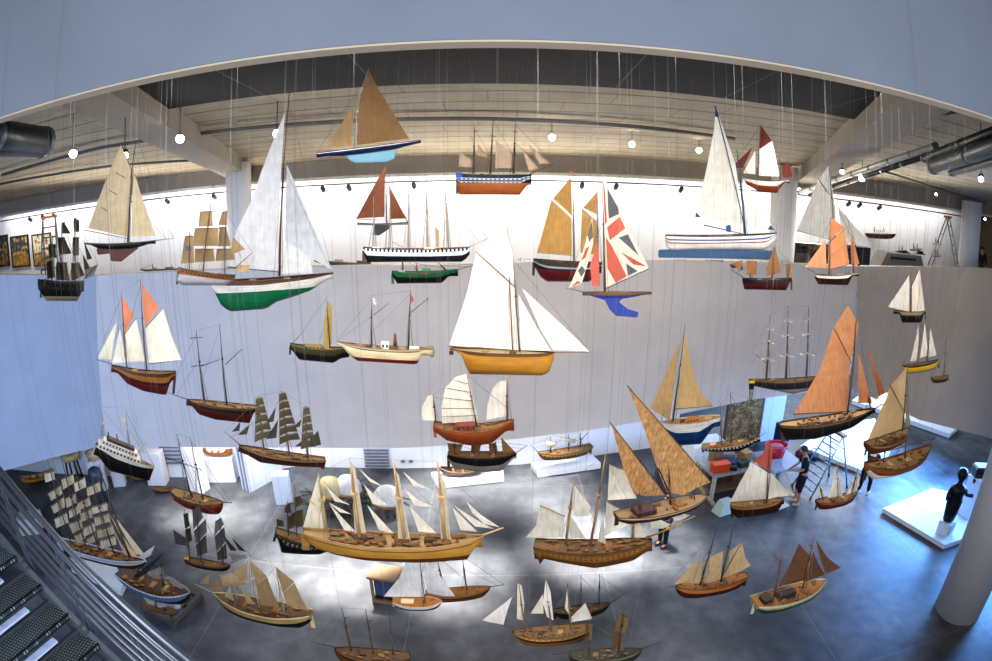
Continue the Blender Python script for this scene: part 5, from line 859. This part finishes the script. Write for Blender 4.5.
# ------------------------------------------------------------------ people
SKIN = paint('#b98a6c', .6)
def skin(name, V, E, Rr, m, parent, sub=2):
    me = bpy.data.meshes.new(name); me.from_pydata([Vector(v) for v in V], E, []); me.materials.append(m); o = link(bpy.data.objects.new(name, me), parent)
    sm = o.modifiers.new('skin', 'SKIN'); sm.use_smooth_shade = True
    for i, v in enumerate(me.skin_vertices[0].data):
        r = Rr[i]; v.radius = r if isinstance(r, tuple) else (r, r); v.use_root = (i == 0)
    ss = o.modifiers.new('sub', 'SUBSURF'); ss.levels = ss.render_levels = sub; return o
def person(lab, foot, rz, J, shirt, trousers, hair, sleeve=.55, S=1.0):
    """J: joints in metres, +Y is the way the person faces"""
    o = empty('person', foot, rz, lab, 'person'); o.scale = (S, S, S); g = lambda k: Vector(J[k])
    pel, wai, che, nec, hea = g('pel'), g('wai'), g('che'), g('nec'), g('hea')
    V = [pel, wai, che, nec, hea - (hea - nec).normalized() * .04, hea + (hea - nec).normalized() * .07]; Rr = [(.13, .10), (.12, .09), (.15, .10), .055, .085, .075]; E = [(0, 1), (1, 2), (2, 3), (3, 4), (4, 5)]
    for s in 'lr':
        b = len(V); V += [g('sh' + s), g('el' + s), g('wr' + s)]; Rr += [.058, .042, .03]; E += [(2, b), (b, b+1), (b+1, b+2)]
        w = g('wr' + s); d = (w - g('el' + s)).normalized(); pm = w + d * .07; V.append(pm); Rr.append((.035, .018)); E.append((b+2, len(V) - 1)); pi = len(V) - 1
        sd = d.cross(Vector((0, 0, 1))); sd = sd.normalized() if sd.length > .1 else Vector((1, 0, 0)); dn = Vector((0, 0, -1))
        for k in range(4):
            q = len(V); f0 = pm + d * .03 + sd * (k - 1.5) * .02; ln = (.032, .04, .036, .028)[k]; V += [f0, f0 + d * ln, f0 + d * ln * 1.5 + dn * ln * .8]; Rr += [.010, .009, .008]; E += [(pi, q), (q, q+1), (q+1, q+2)]
        q = len(V); V += [pm - sd * .035 - d * .02, pm - sd * .055 + d * .02 + dn * .01]; Rr += [.011, .009]; E += [(pi, q), (q, q+1)]
        b = len(V); V += [g('hi' + s), g('kn' + s), g('an' + s), g('an' + s) + Vector(J['toe'])]; Rr += [.088, .06, .042, .036]; E += [(0, b), (b, b+1), (b+1, b+2), (b+2, b+3)]
    skin('body', V, E, Rr, SKIN, o)
    up = (hea - nec).normalized(); fw = Vector((0, 1, 0)); fw = (fw - up * fw.dot(up)).normalized(); sd = fw.cross(up)
    V = [pel + Vector((0, 0, -.06)), wai, che, che.lerp(nec, .75)]; Rr = [(.158, .128), (.145, .115), (.17, .125), .075]; E = [(0, 1), (1, 2), (2, 3)]
    for s in 'lr': b = len(V); V += [g('sh' + s), g('sh' + s).lerp(g('el' + s), sleeve * 1.7 if sleeve < .6 else 1), ] + ([g('wr' + s)] if sleeve > .6 else []); Rr += [.075, .062] + ([.045] if sleeve > .6 else []); E += [(2, b), (b, b+1)] + ([(b+1, b+2)] if sleeve > .6 else [])
    skin('shirt', V, E, Rr, paint(shirt, .8), o)
    V = [pel + Vector((0, 0, .03))]; Rr = [(.15, .118)]; E = []
    for s in 'lr': b = len(V); V += [g('hi' + s), g('kn' + s), g('kn' + s).lerp(g('an' + s), J.get('cuff', .85))]; Rr += [.108, .082, .066]; E += [(0, b), (b, b+1), (b+1, b+2)]
    skin('trousers', V, E, Rr, paint(trousers, .85), o)
    for s in 'lr':
        a = g('an' + s); tv = Vector(J['toe']); bm = bmesh.new(); c = a + tv * .45 + Vector((0, 0, -.045)); b_box(bm, c, (.095, tv.length * 1.9, .085), Matrix.Rotation(math.atan2(-tv.x, tv.y), 3, 'Z'), taper=.75, bev=.02); mesh_obj('shoe', bm, paint(J.get('shoe', '#d0ccc4'), .7), o)
    bm = bmesh.new(); bmesh.ops.create_uvsphere(bm, u_segments=18, v_segments=12, radius=.108)
    for v in list(bm.verts):
        if v.co.z < -.02 and v.co.y > -.03: v.co *= .86
        if v.co.y > .055 and v.co.z < .05: v.co *= .84
    ho = mesh_obj('hair', bm, paint(hair, .8), o, True); ho.matrix_local = Matrix.Translation(hea + up * .035 - fw * .012) @ Matrix((sd, fw, up)).transposed().to_4x4()
    for nm, off, rr, c in (('eye', (.034, .085, .02), .012, '#e8e4e0'), ('eye', (-.034, .085, .02), .012, '#e8e4e0'), ('nose', (0, .1, -.012), .017, '#b0805f'), ('mouth', (0, .083, -.055), .014, '#8a4a40'), ('ear', (.09, 0, 0), .022, '#b0805f'), ('ear', (-.09, 0, 0), .022, '#b0805f')):
        bm = bmesh.new(); bmesh.ops.create_uvsphere(bm, u_segments=8, v_segments=6, radius=rr); e = mesh_obj(nm, bm, paint(c), o, True); e.location = hea + sd * off[0] + fw * off[1] + up * off[2]
    return o
P1 = dict(pel=(0, -.03, .95), wai=(0, -.04, 1.12), che=(0, .0, 1.36), nec=(0, .05, 1.52), hea=(0, .1, 1.65), shl=(-.2, .02, 1.42), ell=(-.25, .1, 1.16), wrl=(-.12, .33, 1.1), shr=(.2, .02, 1.42), elr=(.25, .1, 1.16), wrr=(.13, .35, 1.05), hil=(-.1, -.03, .88), knl=(-.12, .02, .5), anl=(-.13, -.03, .1), hir=(.1, -.03, .88), knr=(.12, .04, .5), anr=(.14, .02, .1), toe=(0, .13, -.03), cuff=.3, shoe='#cfcac0')
f = at_z(796, 503, 0); person('person standing at the pale blue table in navy shirt and dark shorts', (f.x, f.y, 0), R(75), P1, '#141a30', '#141c3a', '#4a3a30', .5, 1.2)
P2 = dict(pel=(0, -.08, .93), wai=(0, .0, 1.08), che=(0, .22, 1.26), nec=(0, .36, 1.36), hea=(0, .48, 1.42), shl=(-.19, .22, 1.3), ell=(-.22, .36, 1.06), wrl=(-.16, .5, .88), shr=(.19, .22, 1.3), elr=(.22, .36, 1.06), wrr=(.14, .52, .9), hil=(-.1, -.08, .86), knl=(-.13, .0, .48), anl=(-.14, -.08, .1), hir=(.1, -.08, .86), knr=(.13, .14, .5), anr=(.15, .1, .1), toe=(0, .13, -.03), cuff=.95, shoe='#e8e6e2')
f = at_z(862, 494, 0); person('person in black clothes and white shoes stooping beside the galley boat', (f.x, f.y, 0), R(-60), P2, '#121318', '#0f1014', '#3a2a22', .8, 1.15)
P3 = dict(pel=(0, 0, .95), wai=(0, 0, 1.12), che=(0, .02, 1.36), nec=(0, .03, 1.53), hea=(0, .05, 1.67), shl=(-.2, 0, 1.43), ell=(-.25, .02, 1.15), wrl=(-.24, .12, .92), shr=(.2, 0, 1.43), elr=(.25, .02, 1.15), wrr=(.24, .12, .92), hil=(-.1, 0, .88), knl=(-.11, .03, .5), anl=(-.12, 0, .1), hir=(.1, 0, .88), knr=(.11, .03, .5), anr=(.12, 0, .1), toe=(0, .13, -.03), cuff=.95, shoe='#222222')
q = at_y(982, 255, 20.5); person('dark-clothed person standing in the gallery beside the far right white column', (q.x, 20.5, 7.0), R(150), P3, '#1a1a22', '#16161a', '#1e1814', .8, 1.0)
# third person: dark legs seen under the golden lateen boat
f = at_z(662, 546, 0); person('person in black, mostly hidden behind the golden lateen boat', (f.x, f.y, 0), R(120), P3, '#1c2236', '#101116', '#2a2220', .8, 1.0)
# figurehead on its plinth
f = at_z(944, 532, .2); o = empty('plinth', (f.x, f.y, .2), R(20), 'small white plinth under the dark carved figurehead', 'plinth'); bm = bmesh.new(); b_box(bm, (0, 0, .22), (.5, .5, .44), bev=.01); mesh_obj('plinth_body', bm, paint('#dfe3ec'), o); bm = bmesh.new(); b_box(bm, (0, -.27, .22), (.42, .02, .34)); mesh_obj('front_panel', bm, paint('#a9adb8'), o)
g = empty('figurehead', (f.x, f.y, .64), R(160), 'dark carved wooden figurehead bust on a white plinth, right of the hall', 'statue')
bm = bmesh.new(); b_lathe(bm, [(.2, 0), (.28, .1), (.33, .5), (.36, .85), (.3, 1.05), (.38, 1.25), (.36, 1.4), (.2, 1.52), (.11, 1.58), (.11, 1.66), (.19, 1.74), (.22, 1.88), (.18, 2.04), (.05, 2.1)], n=24, sy=.75); mesh_obj('torso', bm, wood('#1a1512', .3, 10.0), g)
for s, e in ((-1, (-.6, .3, 1.2)), (1, (.42, .1, .9))):
    bm = bmesh.new(); b_path(bm, [(s*.33, 0, 1.35), (s*.44, .06, 1.12), e], .08, 8); mesh_obj('arm', bm, wood('#1a1512', .3), g)
bm = bmesh.new(); b_lathe(bm, [(.15, 1.76), (.23, 1.84), (.24, 1.98), (.16, 2.1), (.04, 2.14)], (0, -.05, 0), 18, sy=.9); mesh_obj('carved_hair', bm, wood('#0f0c0a', .35), g)
g.scale = (.88,) * 3
f2 = at_z(968, 514, .2); o = empty('plinth', (f2.x, f2.y, .2), R(10), 'tall white plinth under the dark carved chest, behind the figurehead', 'plinth'); bm = bmesh.new(); b_box(bm, (0, 0, .75), (.8, .6, 1.5), bev=.01); mesh_obj('plinth_body', bm, paint('#dde3ee'), o); bm = bmesh.new(); b_box(bm, (0, 0, 1.5), (.86, .66, .03)); mesh_obj('plinth_cap', bm, paint('#eef0f4'), o)
o = empty('carved_chest', (f2.x, f2.y, 1.515), R(-20), 'dark brown carved chest on a tall white plinth behind the figurehead', 'chest'); bm = bmesh.new(); b_box(bm, (0, 0, .25), (.75, .5, .5), bev=.02); mesh_obj('chest_body', bm, wood('#3a2018', .4), o)
bm = bmesh.new(); b_box(bm, (0, 0, .54), (.8, .55, .09), taper=.85, bev=.02); mesh_obj('lid', bm, wood('#4a2a1e', .4), o)
for z in (.12, .3): bm = bmesh.new(); b_box(bm, (0, -.26, z), (.66, .03, .05)); mesh_obj('moulding', bm, wood('#5a3526'), o)
# ------------------------------------------------------------------ upper gallery furnishing
def art_mat(seed, cols):
    t = NT('painting'); n = t.noise(2.2 + seed, t.co('Generated'), 4); n2 = t.noise(5.0 + seed, t.co('Generated'), 3); z = t.new('ShaderNodeSeparateXYZ'); t.l(t.co('Generated'), z.inputs[0])
    c = t.mix(t.ramp(t.math('ADD', z.outputs[2], t.math('MULTIPLY', n, .6)), .55, .75), lin(cols[0]), lin(cols[1])); c = t.mix(t.ramp(n2, .5, .62), c, lin(cols[2])); t.base(c); t.rough(.5); return t.m
for i, (x0, x1, y0, y1, cols, fr, lab) in enumerate(((-6, 7, 235, 267, ('#6a4a22', '#2c3340', '#b08a3a'), '#14110f', 'dark framed poster cut off by the left edge of the view'), (13, 27.5, 235, 267, ('#a87a2a', '#3c4650', '#d0a24a'), '#1c1a16', 'framed poster with golden foreground and dark sky'), (34.5, 50, 233, 266, ('#b08a40', '#e0d4b0', '#7a4a26'), '#4a3a16', 'gold framed colourful poster behind the stepladder and black galleon'))):
    Y = 21.95; a, b = at_y(x0, y1, Y), at_y(x1, y0, Y); w, h = b.x - a.x, b.z - a.z; o = empty('poster', ((a.x+b.x)/2, Y, (a.z+b.z)/2), 0, lab, 'picture', 'posters on the gallery wall')
    bm = bmesh.new()
    for sx, sz, c in ((w, .07, (0, 0, h/2)), (w, .07, (0, 0, -h/2)), (.07, h, (-w/2, 0, 0)), (.07, h, (w/2, 0, 0))): b_box(bm, c, (sx + (.07 if sz == .07 else 0), .06, sz))
    mesh_obj('picture_frame', bm, paint(fr), o); bm = bmesh.new(); b_box(bm, (0, .01, 0), (w - .05, .03, h - .05)); mesh_obj('print', bm, art_mat(i, cols), o)
# black display case
a, b = at_y(789, 266, 18.6), at_y(871, 248, 18.6); o = empty('display_case', ((a.x+b.x)/2, 18.9, 7.0), 0, 'long black display case behind the orange-sailed ketch', 'cabinet'); hh = b.z - 7.0; bm = bmesh.new(); b_box(bm, (0, 0, hh/2), (b.x - a.x, .6, hh), bev=.01); mesh_obj('case_body', bm, paint('#0e0f12', .25), o)
for k in range(6): bm = bmesh.new(); b_box(bm, ((k + .5 - 3) * (b.x - a.x) / 6, -.31, hh - .45), ((b.x - a.x) / 6 * .88, .02, .8)); mesh_obj('glass_panel', bm, paint('#1c1f26', .08), o)
# grey sloped display desk with slot
a, b = at_y(872, 265, 18.9), at_y(931, 265, 18.9); o = empty('display_desk', ((a.x+b.x)/2, 19.3, 7.0), 0, 'grey slope-sided display desk with a dark slot, right in the gallery', 'desk'); tz = at_y(905, 254.5, 18.9).z - 7.0; w = b.x - a.x; bm = bmesh.new(); b_prism(bm, [(-w/2, 0), (w/2, 0), (w/2*.62, tz), (-w/2*.55, tz)], -.4, .4); o2 = mesh_obj('desk_body', bm, paint('#8c8a84'), o); o2.rotation_euler = (R(90), 0, 0)
bm = bmesh.new(); b_box(bm, (0, -.41, tz * .86), (w * .42, .03, tz * .07)); mesh_obj('slot', bm, paint('#1a1a1c'), o)
# models on the gallery wall and desk
def steamer(st, bo, Y, lab, c1, c2, c3, on=None, g=None):
    ship('steamer_model', lab, Y / ray(*((st[0]+bo[0])/2, (st[1]+bo[1])/2)).y, st, bo, lvl=False, sag=.02, beam=.16, dep=.16, bands=((.25, c1), (.75, c2), (1, c3)), houses=[(.5, .5, .1, .07, '#e4e2de'), (.5, .3, .08, .06, '#d8d6d0', .07)], masts=[(st[0]*.7+bo[0]*.3, st[1]-1, st[0]*.7+bo[0]*.3, st[1]-6, .9), (st[0]*.4+bo[0]*.6, st[1]-1, st[0]*.4+bo[0]*.6, st[1]-6, .9)], wires=False, rig=False, hatch=0, group=g)
steamer((865, 233), (896, 234), 21.6, 'red and black steamer model fixed high on the white gallery wall', '#2a2826', '#2a2624', '#c4502a')
steamer((873, 255.5), (890, 254.5), 19.6, 'dark tug model at the left end of the grey display desk', '#2c2422', '#1c1a1a', '#5a2a20')
steamer((896, 251), (906, 250.5), 19.6, 'small dark steamer model on a black stand above the display desk', '#5a3a30', '#2c2626', '#1a1a1e')
steamer((910, 249), (922, 248.5), 19.6, 'white steamer model on a black stand, right end of the display desk', '#e0dcd4', '#b0a08a', '#2a2a2e')
steamer((933, 243.5), (942, 243.5), 21.7, 'upper of two small white boat models on the gallery wall beside the ladder', '#dcd8d0', '#c0bab0', '#5a4a40')
steamer((933, 255.5), (941, 255.5), 21.7, 'lower of two small white boat models on the gallery wall beside the ladder', '#c8c8c6', '#9a9c9c', '#4a4c50')
for px, py, lab in ((904, 256, 'black model stand left of the pair on the display desk'), (920, 255, 'black model stand right of the pair on the display desk')):
    a = at_y(px, py, 19.6); o = empty('model_stand', (a.x, 19.6, 7 + tz), 0, lab, 'stand', 'black stands on the desk'); zt = at_y(px, py - 4, 19.6).z - 7 - tz; bm = bmesh.new(); b_box(bm, (0, 0, max(.1, zt) / 2), (.3, .2, max(.1, zt)), taper=.8, bev=.01); mesh_obj('stand_post', bm, paint('#0f0f12'), o); bm = bmesh.new(); b_box(bm, (0, 0, .02), (.42, .3, .04)); mesh_obj('base_plate', bm, paint('#0f0f12'), o)
# ------------------------------------------------------------------ track lighting, spots, ducts
bm = bmesh.new(); b_box(bm, (-1, 19.55, 10.06), (46, .05, .05)); tr = mesh_obj('track_rail', bm, paint('#4a4a4c', .4, .5)); tag(tr, 'thin dark lighting track running along the white gallery wall', 'rail')
def spot(name, lab, p, aim, L=.28, r=.09, c='#3a3a3c', e=8.0, group=None, top=None):
    p = Vector(p); o = empty(name, p, 0, lab, 'spotlight', group); d = (Vector(aim) - p).normalized(); bm = bmesh.new(); b_tube(bm, -d * L * .5, d * L * .4, r, r * 1.05, 12); h = mesh_obj('lamp_body', bm, paint(c, .4, .3), o)
    bm = bmesh.new(); b_tube(bm, d * L * .4, d * L * .44, r * .9, r * .9, 12); mesh_obj('lens', bm, emis('#fff6ea', e), o)
    bm = bmesh.new(); b_tube(bm, (0, 0, 0), (0, 0, (top - p.z) if top else .3), .009, .009, 6); mesh_obj('bracket', bm, paint(c, .4, .3), o); return o
nth = ['first', 'second', 'third', 'fourth', 'fifth', 'sixth', 'seventh', 'eighth', 'ninth', 'tenth', 'eleventh', 'twelfth', 'thirteenth', 'fourteenth', 'fifteenth', 'sixteenth']
for k, px in enumerate((29, 42, 53, 167, 214, 323, 349, 414, 470, 582, 616, 681, 722, 849, 860, 880)):
    q = at_y(px, 186, 19.45); spot('track_spotlight', nth[k] + ' small grey track spotlight from the left along the gallery wall track', (q.x, 19.45, 9.92), (q.x, 22, 8.6), .24, .075, '#5a5a5c', 4, 'spotlights on the gallery track', 10.06)
for k, (px, py, lab) in enumerate(((73, 153, 'glaring ceiling spotlight nearest the left duct'), (180, 138, 'glaring ceiling spotlight on the left concrete beam'), (277, 133, 'glaring ceiling spotlight behind the tall white yacht sail'), (552, 137, 'glaring ceiling spotlight above the yellow-sailed ketch'), (632, 144, 'glaring ceiling spotlight left of the lateen sail tip, above the flag-sailed yacht'), (699, 150, 'glaring ceiling spotlight just left of the tall lateen sail'), (862, 178, 'brightest glaring spotlight, above the white gaff cutter'))):
    q = at_z(px, py, 11.0 if k < 6 else 10.6); spot('ceiling_spotlight', lab, q, EYE + Vector((0, 0, -1.5)), .2, .08, '#2a2a2c', 60 if k < 6 else 200, 'bright ceiling spotlights', ceil_z(q.y))
for k, (px, py, lab) in enumerate(((842, 171, 'small dim ceiling lamp left of the brightest spotlight'), (799, 189, 'small dim ceiling lamp beside the second white column'), (936, 194, 'small violet-tinted ceiling lamp over the gallery ladder'), (981, 178, 'small violet-tinted ceiling lamp below the right ducts'), (985, 219, 'small violet-tinted lamp near the far right column'), (125, 154, 'small violet-tinted lamp behind the tan sail tip'))):
    q = at_z(px, py, 10.75); q = q if q.y < 19 else at_y(px, py, 19.0); spot('ceiling_spotlight', lab, q, EYE + Vector((0, 0, -3)), .2, .06, '#2a2a2c', 14, 'small ceiling lamps', ceil_z(q.y))
# conduits
def conduit(lab, pxs, r, c='#6a6864', dz=.12, off=.0):
    P_ = [];
    for px, py in pxs:
        lo = 5.0; q = None
        rr = ray(px, py); k = (11.6 + .0667 * 9.5 - dz - EZ) / (rr.z + .0667 * rr.y); P_.append(EYE + rr * k)
    bm = bmesh.new(); b_path(bm, P_, r, 6); tag(mesh_obj('ceiling_conduit', bm, paint(c, .5, .3)), lab, 'conduit', 'ceiling conduits')
conduit('long grey conduit crossing the concrete ceiling beyond the grille', [(2, 175), (100, 148), (250, 128), (420, 119), (495, 119), (640, 127), (735, 139)], .045)
conduit('grey conduit along the ceiling to the right of the second column', [(880, 170), (930, 186), (985, 203)], .04)
conduit('grey conduit along the ceiling left of the first column', [(0, 184), (110, 166), (200, 160)], .04)
def duct(lab, a, b, r, c='#3f4348', name='air_duct'):
    a, b = Vector(a), Vector(b); o = empty(name, (a + b) / 2, 0, lab, 'duct', 'ventilation ducts'); O = o.location; bm = bmesh.new(); b_tube(bm, a - O, b - O, r, r, 24); mesh_obj('duct_body', bm, paint(c, .35, .5), o); d = (b - a); n = max(2, int(d.length / .9))
    for i in range(n + 1):
        p = a + d * (i / n) - O; bm = bmesh.new(); u = d.normalized() * .04; b_tube(bm, p - u, p + u, r * 1.06, r * 1.06, 24); mesh_obj('flange', bm, paint('#6f7378', .35, .6), o)
duct('thick dark air duct entering at the upper left, under the fascia', at_d(44, 141, 9.0), at_d(-60, 128, 7.6), .2)
duct('thin dark air duct below the thick left duct', at_d(40, 152, 9.1), at_d(-60, 146, 7.7), .1)
duct('thick grey air duct at the upper right under the fascia', at_d(934, 166, 10.5), at_d(1050, 128, 8.2), .14, '#6a6e70')
duct('thin dark air duct above the thick right duct', at_d(925, 158, 10.8), at_d(1050, 110, 8.4), .08, '#4a4c4e')
duct('slim grey pipe below the thick right duct', at_d(952, 172, 10.4), at_d(1050, 146, 8.6), .07, '#7a7c7c')
duct('long white service tray running from the right ducts to the second column', at_d(935, 146, 11.5), at_d(800, 192, 18.0), .07, '#c9c6be', 'ceiling_service_pipe')
duct('long dark service tray beside the white one near the right ducts', at_d(950, 148, 11.3), at_d(810, 195, 18.0), .06, '#3a3a3a', 'ceiling_service_pipe')
# ------------------------------------------------------------------ metal staircase with railing
A_ = at_d(0, 470, 5.0); B_ = at_d(190, 661, 4.2); dv = B_ - A_; A_ = A_ - dv * .25; B_ = B_ + dv * .25; dv = B_ - A_
hd = Vector((dv.x, dv.y, 0)).normalized(); wd = Vector((hd.y, -hd.x, 0))
if wd.y > 0: wd = -wd
STEEL = paint('#707a88', .42, .75, .1); DSTEEL = paint('#3a4048', .4, .5)
rl = empty('stair_railing', A_ - Vector((0, 0, 1.0)), 0, 'steel stair railing with handrail and parallel bars, lower left', 'railing'); O = rl.location
for k, (dz, r, off) in enumerate(((0, .028, 0), (-.03, .016, .05), (-.2, .014, 0), (-.34, .014, 0), (-.48, .014, 0), (-.62, .014, 0), (-.76, .014, 0))):
    bm = bmesh.new(); v = Vector((0, 0, dz)) + wd * off; b_tube(bm, A_ + v - O, B_ + v - O, r, r, 10); mesh_obj('handrail' if k < 2 else 'rail_bar', bm, STEEL, rl)
for k in range(4):
    p = A_ + dv * (.14 + .24 * k) - O
    for e in (-.03, .03): bm = bmesh.new(); b_box(bm, p + hd * e + Vector((0, 0, -.5)), (.025, .01, .98), Matrix.Rotation(math.atan2(hd.y, hd.x), 3, 'Z')); mesh_obj('post', bm, STEEL, rl)
st_ = empty('staircase', A_ - Vector((0, 0, 1.2)), 0, 'metal stair flight with perforated treads behind the lower left railing', 'staircase'); O = st_.location
rot = Matrix((hd, Vector((-hd.y, hd.x, 0)), Vector((0, 0, 1)))).transposed(); W_ = 1.7; n = 9; ang = math.atan2(dv.z, math.hypot(dv.x, dv.y))
rs = Matrix((dv.normalized(), Vector((-hd.y, hd.x, 0)), dv.normalized().cross(Vector((-hd.y, hd.x, 0))))).transposed()
for s in (0.06, W_):
    bm = bmesh.new(); b_box(bm, (A_ + B_) / 2 + wd * s + Vector((0, 0, -1.02)) - O, (dv.length, .05, .2), rs); mesh_obj('stringer', bm, STEEL if s < 1 else DSTEEL, st_)
for k in (.2, .8):
    q = A_.lerp(B_, k) + wd * W_; bm = bmesh.new(); b_tube(bm, (q.x - O.x, q.y - O.y, -O.z), q - Vector((0, 0, 1.1)) - O, .06, .06, 12); mesh_obj('support_post', bm, DSTEEL, st_)
tt = NT('perforated_tread'); xx = tt.new('ShaderNodeSeparateXYZ'); tt.l(tt.co(), xx.inputs[0]); dot = tt.math('MULTIPLY', tt.math('GREATER_THAN', tt.math('FRACT', tt.math('MULTIPLY', xx.outputs[0], 32.0)), .62), tt.math('GREATER_THAN', tt.math('FRACT', tt.math('MULTIPLY', xx.outputs[1], 32.0)), .62)); tt.base(tt.mix(dot, lin('#48545a'), lin('#b4c2c2'))); tt.rough(.4, .4)
for i in range(n):
    p = A_ + dv * ((i + .5) / n) + wd * (W_ / 2 + .05) - O; bm = bmesh.new(); b_box(bm, p + Vector((0, 0, -.98)), (.33, W_ - .06, .025), rot); t0 = mesh_obj('tread', bm, tt.m, st_)
    bm = bmesh.new(); b_box(bm, p + hd * .15 + Vector((0, 0, -.985)), (.02, W_ - .06, .05), rot); mesh_obj('nosing', bm, paint('#15181c', .4), t0)
    bm = bmesh.new(); b_box(bm, p + hd * .2 - wd * .35 + Vector((0, 0, -1.04)), (.07, .42, .02), rot); mesh_obj('gap_light_patch', bm, paint('#b8ccf4', .5), t0)  # pale blue strip painted for the floor light seen between treads
    bm = bmesh.new(); b_box(bm, p - hd * .12 + Vector((0, 0, -.96)), (.03, W_ - .06, .05), rot); mesh_obj('riser_strip', bm, paint('#5d6672', .4, .5), t0)
# ------------------------------------------------------------------ lights
def area(name, loc, aim, size, power, col=(1, 1, 1), sy=None, spread=180):
    d = bpy.data.lights.new(name, 'AREA'); d.energy = power; d.color = col; d.size = size
    if sy: d.shape = 'RECTANGLE'; d.size_y = sy
    d.spread = R(spread); o = link(bpy.data.objects.new(name, d)); o.location = loc; o.rotation_euler = (Vector(aim) - Vector(loc)).to_track_quat('-Z', 'Y').to_euler(); return o
def spotl(name, loc, aim, power, ang, blend=.5, col=(1, .97, .92), r=.15):
    d = bpy.data.lights.new(name, 'SPOT'); d.energy = power; d.spot_size = R(ang); d.spot_blend = blend; d.color = col; d.shadow_soft_size = r
    o = link(bpy.data.objects.new(name, d)); o.location = loc; o.rotation_euler = (Vector(aim) - Vector(loc)).to_track_quat('-Z', 'Y').to_euler(); return o
for x in (-10, 0, 10): area('gallery_wash', (x, 20.8, 10.5), (x, 22.2, 8.4), 9, 215, (1, .98, .96), .5)
area('gallery_wash', (-20, 20.8, 10.5), (-20, 22.2, 8.4), 8, 160, (1, .98, .96), .5)
area('gallery_wash', (18, 20.8, 10.4), (18, 22.2, 8.4), 6, 80, (1, .97, .94), .5)
for x in (-12, 0, 12): area('ceiling_fill', (x, 18.2, 8.2), (x * .8, 14, 11.5), 8, 310, (1, .93, .82), 1.0)  # added fill, hidden behind the parapet, to brighten the ceiling
area('hidden_fill', (0, 4.6, 11.2), (0, 11, 3.5), 10, 230, (1, .97, .92), .5, 120)  # added fill light, out of sight behind the fascia
for x in (-8, -3, 2, 7): spotl('wall_wash', (x * .8, 9.95, 11.3), (x, yl(x), 4.8), 230, 120, 1.0, (1, .97, .95), .04)  # unseen spots added to brighten the back wall
area('under_gallery', (-8, 16.0, 2.62), (-8, 16.4, 0), 7, 160, (1, .98, .95), 1.5)
area('void_fill', (0, -4, 8.5), (0, 12, 6.5), 10, 850, (1, .975, .945), 4)
for x, y, tx, ty in ((-4.5, 8.6, -4, 6), (-1.5, 8.6, -1.5, 6), (1.5, 8.6, 1.5, 6), (4.5, 8.6, 3.8, 5.5), (-3, 6.4, -3, 5), (3, 6.4, 2.6, 4.8)): spotl('ship_fill', (x, y, 11.35), (tx, ty, 5.5), 380, 85, .8, (1, .95, .88), .06)  # unseen overhead lights added to brighten the lower ships
area('daylight_right', (19, 15.0, 3.3), (11, 12, 0), 9, 2600, (.16, .42, 1.0), 3.0)
area('daylight_far', (16, 26, 6.2), (15, 22, 0), 10, 1500, (.7, .83, 1.0), 5)
area('daylight_left', (-7, -3, 9), (-13, 12, 5), 4, 420, (.3, .52, 1.0), 4, 90)
area('stair_fill', (-1.2, -1.5, 10.8), (-3, 2.4, 6.5), 1.5, 60, (.8, .88, 1), 1.0)  # added light with no fixture, brightens the stair flight
area('lower_back_wash', (-2, 17.0, 2.55), (-2, 19.5, 1.0), 18, 170, (1, .99, .98), .5)
for px, py, pw, an in ((365, 568, 5200, 62), (455, 575, 3600, 60), (590, 545, 5200, 62), (300, 565, 2600, 60), (440, 498, 2600, 70), (545, 490, 2600, 70), (215, 512, 2200, 70), (650, 545, 2000, 60), (860, 500, 900, 80)):
    f = at_z(px, py, 0); spotl('floor_fill', (f.x, f.y, 4.0), f, pw, an, 1.0)  # unseen lights added in mid-air to make the bright floor pools
w = bpy.data.worlds.new('world'); SC.world = w; w.use_nodes = True; bg = w.node_tree.nodes['Background']; bg.inputs[0].default_value = (.74, .82, 1.0, 1); bg.inputs[1].default_value = .42
SC.view_settings.view_transform = 'Standard'; SC.view_settings.look = 'Medium High Contrast'; SC.view_settings.exposure = 0.0
SC.cycles.max_bounces = 6; SC.cycles.sample_clamp_indirect = 6.0; SC.cycles.use_denoising = True
